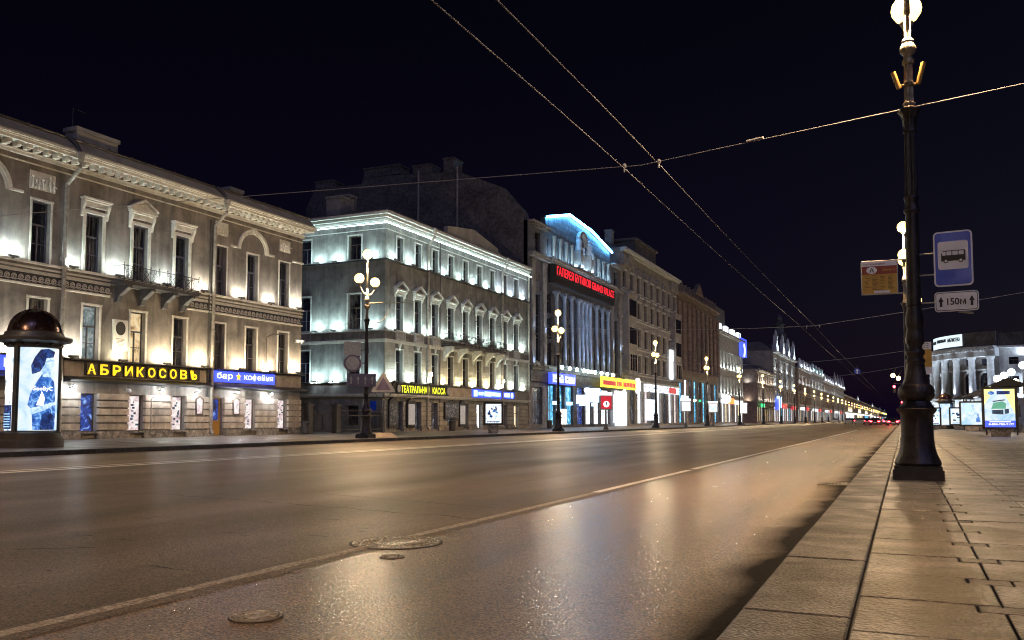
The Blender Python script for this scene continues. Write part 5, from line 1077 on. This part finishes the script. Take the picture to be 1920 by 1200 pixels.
# ================================================================== advertising column
def kiosk(x, y, s, label, face):
    t = thing('advertising_column', label, 'advertising column', (x, y, 0))
    Q = s*.76; k = lambda p: [(r*Q, z*s) for r, z in p]
    MB().lathe((x, y, 0), k([(1.42, 0), (1.42, .22), (1.3, .3), (1.3, .5), (1.2, .56)]), 32).build('plinth', 'dark_metal', t, True)
    MB().lathe((x, y, 0), k([(1.06, .5), (1.06, 3.62)]), 32).build('drum', 'dark_metal', t, True)
    MB().lathe((x, y, 0), k([(1.15, 3.6), (1.2, 3.72), (1.62, 3.8), (1.66, 3.9), (1.62, 3.97), (1.3, 3.99), (1.26, 4.12), (1.18, 4.16)]), 36).build('brim', 'dark_metal', t, True)
    dm = MB().lathe((x, y, 0), k([(1.16*cos(q*pi/20), 4.12+.86*sin(q*pi/20)) for q in range(10)]+[(.12, 5.0), (.1, 5.08), (.02, 5.12)]), 32).build('dome', 'bronze', t, True)
    for q in range(10):
        a = 2*pi*q/10; MB().tube([(x+1.18*Q*cos(p*pi/20)*cos(a), y+1.18*Q*cos(p*pi/20)*sin(a), s*(4.12+.87*sin(p*pi/20))) for p in range(10)], .022*s, 5).build('dome_rib', 'bronze', dm, True)
    for q in range(12):
        a = 2*pi*q/12; MB().sphere((x+1.22*Q*cos(a), y+1.22*Q*sin(a), 3.68*s), .05*s, 6, 5).build('brim_stud', 'bronze', t)
    pans = []
    for q in range(3):
        a0 = radians(face+120*q-50); a1 = radians(face+120*q+50); vs = []; n = 40
        for i in range(n+1):
            a = a0+(a1-a0)*i/n
            vs += [(x+r*Q*cos(a), y+r*Q*sin(a), z*s) for r, z in ((1.07, .6), (1.12, .6), (1.12, 3.55), (1.07, 3.55))]
        fs = [(4*i+j, 4*i+(j+1) % 4, 4*i+4+(j+1) % 4, 4*i+4+j) for i in range(n) for j in range(4)]+[(0, 1, 2, 3), (4*n+3, 4*n+2, 4*n+1, 4*n)]
        pans.append(MB().add(vs, fs).build('lit_poster', ('poster_white', 'poster_blue', 'poster_mix')[q], t))
        a = radians(face+120*q+60); MB().tube([(x+1.13*Q*cos(a), y+1.13*Q*sin(a), .5*s), (x+1.13*Q*cos(a), y+1.13*Q*sin(a), 3.6*s)], .07*s, 8).build('mullion', 'dark_metal', t, True)
    return t, pans
K = (-28.75, 21.3)
kd = math.degrees(math.atan2(-K[1], -K[0]))
t, pans = kiosk(K[0], K[1], 1.0, 'domed advertising column with glowing blue posters at the left edge', kd+20)
def curved(poly, name, mat, par, off, face, r=.853):     # flat print on the curved poster: (angle metres, z)
    # fan triangulated print, wrapped on the drum
    import mathutils.geometry as mg
    tri = mg.tessellate_polygon([[Vector((u, z, 0)) for u, z in poly]])
    vs = [(u*.88, z) for u, z in poly]; fs = [tuple(q) for q in tri]
    for _ in range(3):
        nf = []
        for a, b, c in fs:
            e = [((vs[i][0]+vs[j][0])/2, (vs[i][1]+vs[j][1])/2) for i, j in ((a, b), (b, c), (c, a))]; n = len(vs); vs += e
            nf += [(a, n, n+2), (n, b, n+1), (n+2, n+1, c), (n, n+1, n+2)]
        fs = nf
    off *= 5
    w = [(K[0]+(r+off)*cos(radians(face)+u/r), K[1]+(r+off)*sin(radians(face)+u/r), z) for u, z in vs]
    return MB().add(w, fs).build(name, mat, par)
fa = kd+20
def blob(cx, cz, rx, rz, n=18, j=.12, sd=0):
    g = random.Random(sd); return [(cx+rx*cos(2*pi*k/n)*(1+g.uniform(-j, j)), cz+rz*sin(2*pi*k/n)*(1+g.uniform(-j, j))) for k in range(n)]
P = pans[0]
curved([(-.30, .62), (.62, .62), (.66, 1.3), (.60, 1.9), (.52, 2.35), (.26, 2.55), (-.02, 2.6), (-.22, 2.3), (-.42, 1.9), (-.5, 1.5), (-.35, 1.35)], 'print_jacket', 'print_blue', P, .002, fa)
curved([(-.05, .62), (.52, .62), (.58, 1.1), (.25, 1.3), (0, 1.15)], 'print_trousers', 'print_navy', P, .004, fa)
curved([(.0, 2.5), (.3, 2.5), (.34, 2.78), (.5, 2.9), (.48, 3.1), (.4, 3.3), (.1, 3.35), (-.02, 3.0)], 'print_face', 'print_skin', P, .004, fa)
curved([(-.28, 2.62), (-.1, 2.7), (.06, 2.95), (.12, 3.18), (.42, 3.22), (.5, 3.42), (.2, 3.52), (-.1, 3.48), (-.3, 3.2), (-.42, 2.9), (-.38, 2.6)], 'print_hair', 'print_navy', P, .006, fa)
curved([(-.46, 1.3), (-.36, 1.16), (.1, 1.3), (.45, 1.48), (.62, 1.5), (.6, 1.62), (.4, 1.62), (.05, 1.48), (-.3, 1.42)], 'print_arm', 'print_skin', P, .006, fa)
curved([(-.2, 1.5), (.06, 1.48), (.1, 1.75), (-.02, 2.0), (-.1, 1.75)], 'print_blouse', 'print_white', P, .008, fa)
TX = text('SeeByC', ID, -.35, .42, 1.98, 2.16, 0, .001, 'print_white', 'print_lettering', P, .01)
for v in TX.data.vertices:
    u = (v.co.x+WL[TX.name].x)*.88; zz = v.co.z+WL[TX.name].z; r = .91+v.co.y
    v.co = (K[0]+r*cos(radians(fa)+u/r)-WL[TX.name].x, K[1]+r*sin(radians(fa)+u/r)-WL[TX.name].y, zz-WL[TX.name].z)
P = pans[2]; fb_ = fa+240
curved(blob(.5, 2.9, .3, .55, sd=4), 'print_shape', 'print_white', P, .004, fb_); curved(blob(.62, 2.0, .3, .2, sd=6), 'print_shape', 'print_white', P, .004, fb_)
curved([(.15, .65), (.9, .65), (.9, 1.5), (.15, 1.5)], 'print_block', 'print_navy', P, .003, fb_)
for q in range(6): curved([(.35, .72+q*.09), (.85, .72+q*.09), (.85, .75+q*.09), (.35, .75+q*.09)], 'print_line', 'print_sky', P, .006, fb_)
# ================================================================== light boxes
def figure_prints(b, F, u0, u1, z0, z1, d, kind):
    w, h = u1-u0, z1-z0; U = lambda a: u0+a*w; Z = lambda a: z0+a*h; q = lambda pts, nm, mt, k=0: MB().prism(F, [(U(a), Z(c)) for a, c in pts], d+.002+k*.003, d+.004+k*.003).build(nm, mt, b)
    if kind == 'box':
        q([(0, 0), (1, 0), (1, .17), (0, .17)], 'print_footer', 'sign_lit_blue'); q([(0, .6), (0, 1), (.35, 1)], 'print_corner', 'print_yellow'); q([(.6, 1), (1, 1), (1, .35)], 'print_corner', 'print_yellow')
        q([(.12+.11*(1+cos(k*pi/8)), .9+.05*sin(k*pi/8)) for k in range(16)], 'print_emblem', 'print_blue', 1); q([(.42, .86), (.85, .86), (.85, .95), (.42, .95)], 'print_title', 'print_navy', 1)
        q([(.25, .35), (.62, .33), (.62, .46), (.25, .45)], 'print_crate_front', 'print_deep', 1); q([(.66, .33), (.8, .37), (.8, .48), (.66, .47)], 'print_crate_side', 'print_deep', 1)
        q([(.22, .48), (.7, .48), (.72, .62), (.6, .68), (.3, .64)], 'print_crate_lid', 'print_green', 1); q([(.28, .66), (.68, .70), (.68, .73), (.28, .69)], 'print_crate_edge', 'print_deep', 2)
        text('8-800-700-7177', F, U(.12), U(.95), Z(.05), Z(.10), d+.006, d+.008, 'print_white', 'print_phone', b, .01); q([(.15, .13), (.85, .13), (.85, .15), (.15, .15)], 'print_line', 'print_white', 1)
    elif kind == 'woman':
        q([(.25, .5), (.45, .62), (.5, .95), (.3, 1), (.15, .8)], 'print_hair', 'print_sky', 1); q([(.7, .12), (.9, .12), (.88, .3), (.82, .34), (.82, .5), (.76, .5), (.77, .34), (.7, .28)], 'print_bottle', 'print_blue', 1)
        q([(.45, .62), (.6, .6), (.62, .85), (.5, .95)], 'print_face', 'print_skin', 2)
    else:
        g = random.Random(kind)
        for k in range(9):
            a, c = g.uniform(.1, .75), g.uniform(.12, .8); q([(a, c), (a+g.uniform(.08, .2), c-.02), (a+.2*g.random()+.05, c+g.uniform(.06, .2)), (a, c+.1)], 'print_shape', g.choice(['print_navy', 'print_blue', 'print_deep']), k % 3)
        q([(.08, .04), (.92, .04), (.92, .09), (.08, .09)], 'print_line', 'print_navy', 1)
def lightbox(x, y, deg, w, z0, z1, label, mat, kind, foot=True, grp='street light boxes'):
    F = frame(x, y, deg); t = thing('light_box', label, 'advertising panel', (x, y, 0), grp)
    MB().prism(F, rrect(-w/2-.15, w/2+.15, z0-.13, z1+.13, .06), -.2, 0).build('case', 'iron_black', t)
    p = MB().fb(F, -w/2, w/2, 0, .01, z0, z1).build('lit_poster', mat, t); figure_prints(p, F, -w/2, w/2, z0, z1, .01, kind)
    if foot: MB().fb(F, -w*.32, w*.32, -.24, -.02, 0, z0-.13).build('foot', 'plinth_stone', t)
    return t
lightbox(-27.0, 56.3, 38, 1.15, .72, 2.1, 'white lit advertising panel on the far pavement before the grey building', 'poster_mix', 5)
lightbox(5.0, 56.5, -8, 1.52, .55, 2.72, 'yellow and blue lit panel with a crate picture at the right edge', 'poster_white', 'box')
lightbox(5.1, 80.5, -8, 1.55, .55, 2.35, 'pale lit panel with a blue bottle picture, second from the right', 'poster_white', 'woman')
lightbox(4.7, 92.0, -8, 1.3, .55, 2.0, 'blue lit panel third from the right, beside the small domed column', 'poster_city', 9)
lightbox(2.65, 92.0, -5, .9, .5, 2.0, 'narrow pale lit panel peeping out beside the foreground post', 'poster_city', 11)
kt, kp = kiosk(3.85, 98.0, .72, 'small domed advertising column beside the lit panels on the right', -95)
# bus shelters behind the panels
def shelter(x, y, label):
    t = thing('bus_shelter', label, 'bus shelter', (x, y, 0), 'bus shelters'); F = frame(x, y, 90)
    MB().dprism(F, [(-.9, 2.95), (0, 3.35), (.9, 2.95), (.95, 3.02), (0, 3.45), (-.95, 3.02)], -.2, 4.6).build('roof', 'dark_metal', t)
    MB().prism(frame(x, y, 0), [(-.95, 2.92), (.95, 2.92), (0, 3.38)], .15, .2).build('gable', 'dark_metal', t)
    for u in (0, 4.4):
        for d in (-.85, .85): MB().tube([F(u, d, 0), F(u, d, 2.95)], .05, 6).build('post', 'dark_metal', t)
    MB().fb(F, .1, 4.3, -.87, -.85, .4, 2.6).build('pane', 'glass_dark', t); MB().fb(F, .6, 3.8, -.7, -.3, .42, .47).build('bench', 'frame_brown', t)
    MB().fb(F, 0, 4.4, -.05, .05, 2.86, 2.92).build('lamp_tube', 'sign_lit_white', t)
    MB().tube([F(0, -.85, 2.92), F(0, .85, 2.92)], .04, 5).build('beam', 'dark_metal', t)
shelter(5.6, 58.0, 'dark gabled bus shelter behind the yellow and blue panel'); shelter(5.7, 82.0, 'dark gabled bus shelter behind the bottle panel'); shelter(5.3, 93.5, 'dark gabled bus shelter behind the small domed column')
for i, (x, y, z) in enumerate(((6.56, 75, 4.08), (7.3, 78, 4.45), (7.9, 79, 4.75), (8.15, 74, 5.0), (8.0, 68, 4.5))):
    t = thing('globe_lamp', 'white glowing globe lamp at the right edge, %s from the left' % ords[i].replace('nearest', 'first'), 'lamp', (x, y, 0), 'white globe lamps')
    MB().lathe((x, y, 0), [(.16, 0), (.12, .3), (.06, .5), (.045, z-.25), (.1, z-.2)], 8).build('post', 'dark_metal', t, True); MB().sphere((x, y, z), .26, 12, 8).build('globe', 'globe_cold', t, True)
t = thing('globe_lamp', 'yellow glowing lamp among the white globes at the right edge', 'lamp', (7.75, 75, 0)); MB().lathe((7.75, 75, 0), [(.12, 0), (.05, .4), (.045, 3.7)], 8).build('post', 'dark_metal', t, True); MB().sphere((7.75, 75, 3.85), .2, 10, 8).build('globe', 'bulb_warm', t, True)
# display boards on poles along the far pavement
def pole_board(y, z0, z1, w, label, mat, red=False):
    t = thing('pole_display', label, 'display', (-26.2, y, 0), 'pole displays on the far pavement'); F = frame(-26.2, y, 38)
    MB().lathe((-26.2, y, 0), [(.28, 0), (.2, .25), (.1, .5), (.09, z0)], 10).build('post', 'dark_metal', t, True)
    MB().prism(F, rrect(-w/2, w/2, z0, z1, .08), -.15, .15).build('case', 'sign_grey', t); MB().fb(F, -w/2+.1, w/2-.1, .15, .17, z0+.1, z1-.1).build('lit_face', mat, t)
    MB().fb(F, -w/2, w/2, -.12, .12, z1, z1+.3).build('cap', 'sign_lit_white', t)
    if red:
        MB().prism(F, [(.3*cos(k*pi/8), (z0+z1)/2-.15+.3*sin(k*pi/8)) for k in range(16)], .17, .19).build('white_disc', 'print_white', t); MB().prism(F, [(-.05, z0+.4), (.05, z0+.4), (.05, z0+.62), (.13, z0+.62), (0, z0+.8), (-.13, z0+.62), (-.05, z0+.62)], .19, .2).build('arrow', 'print_deep', t)
pole_board(79.7, 1.9, 3.3, 1.25, 'red pole display with a white disc on the far pavement', 'panel_red', True)
pole_board(113.2, 2.0, 3.4, 1.4, 'white pole display before the pale stone house', 'sign_lit_white'); pole_board(131, 2.0, 3.4, 1.5, 'blue and white pole display before the columned house', 'poster_city'); pole_board(158, 2.0, 3.6, 1.5, 'plain white pole display near the blue rooftop sign', 'sign_lit_white')
# ================================================================== signs by the gate lamp
t = thing('warning_sign', 'triangular sign seen from behind on a post with a concrete foot', 'sign', (-26.1, 40.35, 0)); F = frame(-26.1, 40.35, 42)
MB().taper(F, 0, 0, 0, .26, .75, .6, .38, .32).build('concrete_foot', 'concrete', t); MB().tube([F(0, 0, .2), F(0, 0, 3.4)], .035, 6).build('post', 'dark_metal', t)
MB().prism(F, [(-.62, 2.48), (.62, 2.48), (.66, 2.56), (.05, 3.56), (-.05, 3.56), (-.66, 2.56)], .04, .07).build('plate', 'sign_grey', t); MB().prism(F, [(-.42, 2.6), (.42, 2.6), (0, 3.3)], .07, .075).build('plate_face', 'sign_back', t)
MB().fb(F, -.5, .5, .0, .05, 2.75, 2.82).build('brace', 'dark_metal', t); MB().tube([F(.42*cos(pi+k*pi/8), .02, 2.5+.42*sin(pi+k*pi/8)) for k in range(9)], .02, 5).build('hoop', 'dark_metal', t)
t = thing('lane_sign', 'dark violet lane direction board fixed across the gate lamp post', 'sign', (-26, 38.3, 2.7)); F = frame(-25.8, 38.4, 42)
MB().fb(F, -1.1, .42, .05, .09, 2.72, 3.4).build('board', 'sign_back', t)
for k in range(4):
    a = -1.04+k*.37; MB().fb(F, a, a+.3, .09, .10, 2.78, 3.34).build('lane_field', 'frame_blue', t); MB().prism(F, [(a+.12, 2.84), (a+.18, 2.84), (a+.18, 3.1), (a+.24, 3.1), (a+.15, 3.28), (a+.06, 3.1), (a+.12, 3.1)], .10, .105).build('lane_arrow', 'sign_grey', t)
t = thing('round_sign', 'pair of pale traffic signs on brackets left of the gate lamp post', 'sign', (-26, 38.2, 3.7)); F = frame(-25.95, 38.4, 42)
MB().prism(F, rrect(-1.15, -.25, 4.35, 5.1, .05), .04, .07).build('upper_plate', 'sign_grey', t); MB().prism(F, [(-.7+.5*cos(k*pi/12), 3.95+.45*sin(k*pi/12)) for k in range(24)], .04, .07).build('round_plate', 'sign_grey', t)
MB().arch(F, -.7, 3.95, .36, .46, .07, .085, 24, 0, 2*pi).build('red_ring', 'sign_back', t); MB().tube([F(-.7, 0, 3.55), F(-.7, 0, 5.0)], .03, 5).tube([F(-.7, 0, 4.65), F(0, 0, 4.65)], .025, 5).tube([F(-.7, 0, 3.95), F(0, 0, 3.95)], .025, 5).build('bracket', 'dark_metal', t)
# litter bins on the far pavement
for y, lb in ((66.0, 'dark litter bin by the ticket office door'), (88.5, 'dark litter bin before the gallery'),):
    t = thing('litter_bin', lb, 'litter bin', (-35.6, y, 0)); MB().lathe((-35.6, y, 0), [(.25, 0), (.3, .05), (.32, .75), (.26, .8)], 12).build('body', 'dark_metal', t, True); MB().lathe((-35.6, y, .8), [(.34, 0), (.34, .06), (.1, .12)], 12).build('lid', 'dark_metal', t, True)
# ================================================================== traffic lights and cars
def signal(x, y, z, label, mat, arm=0):
    t = thing('traffic_light', label, 'traffic light', (x, y, 0), 'traffic lights'); F = frame(x, y, 0)
    MB().tube([(x+arm, y, 0), (x+arm, y, z+.4), (x, y, z+.5)], .06, 6).build('post', 'dark_metal', t)
    MB().fb(F, -.18, .18, -.12, .12, z-.8, z+.25).build('case', 'iron_black', t)
    for k, m_ in enumerate((mat, 'dark_metal', 'dark_metal') if mat == 'signal_red' else ('dark_metal', 'dark_metal', mat)): MB().sphere((x, y-.13, z-k*.3+.05), .13 if m_ == 'dark_metal' else .17, 10, 6).build('lens', m_, t, True)
signal(-1.15, 135, 5.6, 'red traffic light hanging left of the foreground post', 'signal_red', 1.6)
signal(-.3, 205, 4.6, 'far red traffic light just left of the post base', 'signal_red', .2); signal(-.55, 205, 4.2, 'green traffic light below the far red one', 'signal_green', .5)
for k, (x, z, lb) in enumerate(((-1.12, 6.5, 'left'), (-.5, 6.15, 'right'))):
    t = thing('yellow_lantern', '%s of two yellow lanterns above the red traffic light' % lb, 'lamp', (x, 119, z)); MB().sphere((x, 119, z), .24, 10, 8).build('globe', 'bulb_warm', t, True); MB().tube([(x, 119, z+.2), (x+.4, 119, z+1.0)], .03, 5).build('hanger', 'dark_metal', t)
def car(x, y, body, label, rear=True, sc=1.0):
    t = thing('parked_car' if rear else 'oncoming_car', label, 'car', (x, y, -.15), 'cars in the far traffic'); s = 1 if rear else -1; q = -.15
    F = lambda u, d, z: (x+d*sc, y+s*u*sc, q+z*sc)
    MB().dprism(F, [(0, 0)]*0 or [(-.88, .28), (.88, .28), (.92, .6), (.86, .92), (-.86, .92), (-.92, .6)], -2.1, 2.2).build('body', body, t)
    b = MB(); vs = [F(u, d, z) for u, d, z in ((-1.75, -.82, .92), (-1.75, .82, .92), (1.15, .82, .92), (1.15, -.82, .92), (-1.15, -.66, 1.44), (-1.15, .66, 1.44), (.35, .66, 1.44), (.35, -.66, 1.44))]
    b.add(vs, [(0, 1, 5, 4), (1, 2, 6, 5), (2, 3, 7, 6), (3, 0, 4, 7), (4, 5, 6, 7)]).build('cabin', body, t)
    vs = [F(u, d, z) for u, d, z in ((-1.70, -.68, 1.0), (-1.70, .68, 1.0), (-1.26, .58, 1.38), (-1.26, -.58, 1.38))]; MB().add([(a[0], a[1]-.03*s, a[2]) for a in vs], [(0, 1, 2, 3)]).build('rear_glass', 'glass_dark', t)
    for u in (-1.35, 1.4):
        for d in (-.84, .84):
            w = MB().tube([F(u, d-.1, .32), F(u, d+.1, .32)], .32*sc, 14).build('wheel', 'rubber', t); MB().tube([F(u, d-.11, .32), F(u, d+.11, .32)], .18*sc, 10).build('rim', 'car_silver', w)
    for d in (-.68, .68): MB().fb(F, -2.16, -2.08, d-.18, d+.18, .62, .82).build('tail_light' if rear else 'headlight', 'tail_light' if rear else 'head_light', t)
    MB().fb(F, -2.13, -2.09, -.27, .27, .45, .58).build('number_plate', 'sign_white', t); MB().fb(F, -2.2, -2.0, -.9, .9, .3, .44).build('bumper', 'dark_metal', t)
car(-1.75, 168, 'car_dark', 'rightmost dark red car seen from behind at the far kerbside'); car(-5.1, 182, 'car_dark', 'second dark car from the right, tail lights lit'); car(-3.4, 212, 'car_silver', 'silver car behind the two dark cars in the far traffic')
car(-8.9, 205, 'car_silver', 'oncoming car with bright headlights in the middle of the far road', False); car(-12.6, 232, 'car_silver', 'oncoming car with bright headlights left of the first one', False)
car(-9.3, 260, 'car_dark', 'distant red lit car left of the oncoming headlights'); car(-14.6, 290, 'car_dark', 'most distant car with red lights on the left lanes'); car(-20.5, 305, 'car_silver', 'distant headlight car near the far kerb', False); car(-22.8, 330, 'car_silver', 'farthest car at the far kerb with white headlights', False)
for k, (x, y, rear, lb) in enumerate(((-6.8, 250, True, 'dark car with red lights just left of the second dark car'), (-2.2, 300, True, 'car with red lights close beside the post base, behind the rightmost car'), (-5.6, 345, True, 'small far car with red lights in the middle lanes'),
        (-11.2, 330, True, 'small far car with red lights left of the middle lanes'), (-8.0, 430, True, 'tiny car with red lights near the vanishing point'), (-4.0, 480, True, 'tiniest red lit car beside the post base'), (-16.0, 400, False, 'tiny car with white headlights near the vanishing point'), (-12.5, 520, False, 'tiniest car with white headlights'))):
    car(x, y, 'car_dark' if rear else 'car_silver', lb, rear)
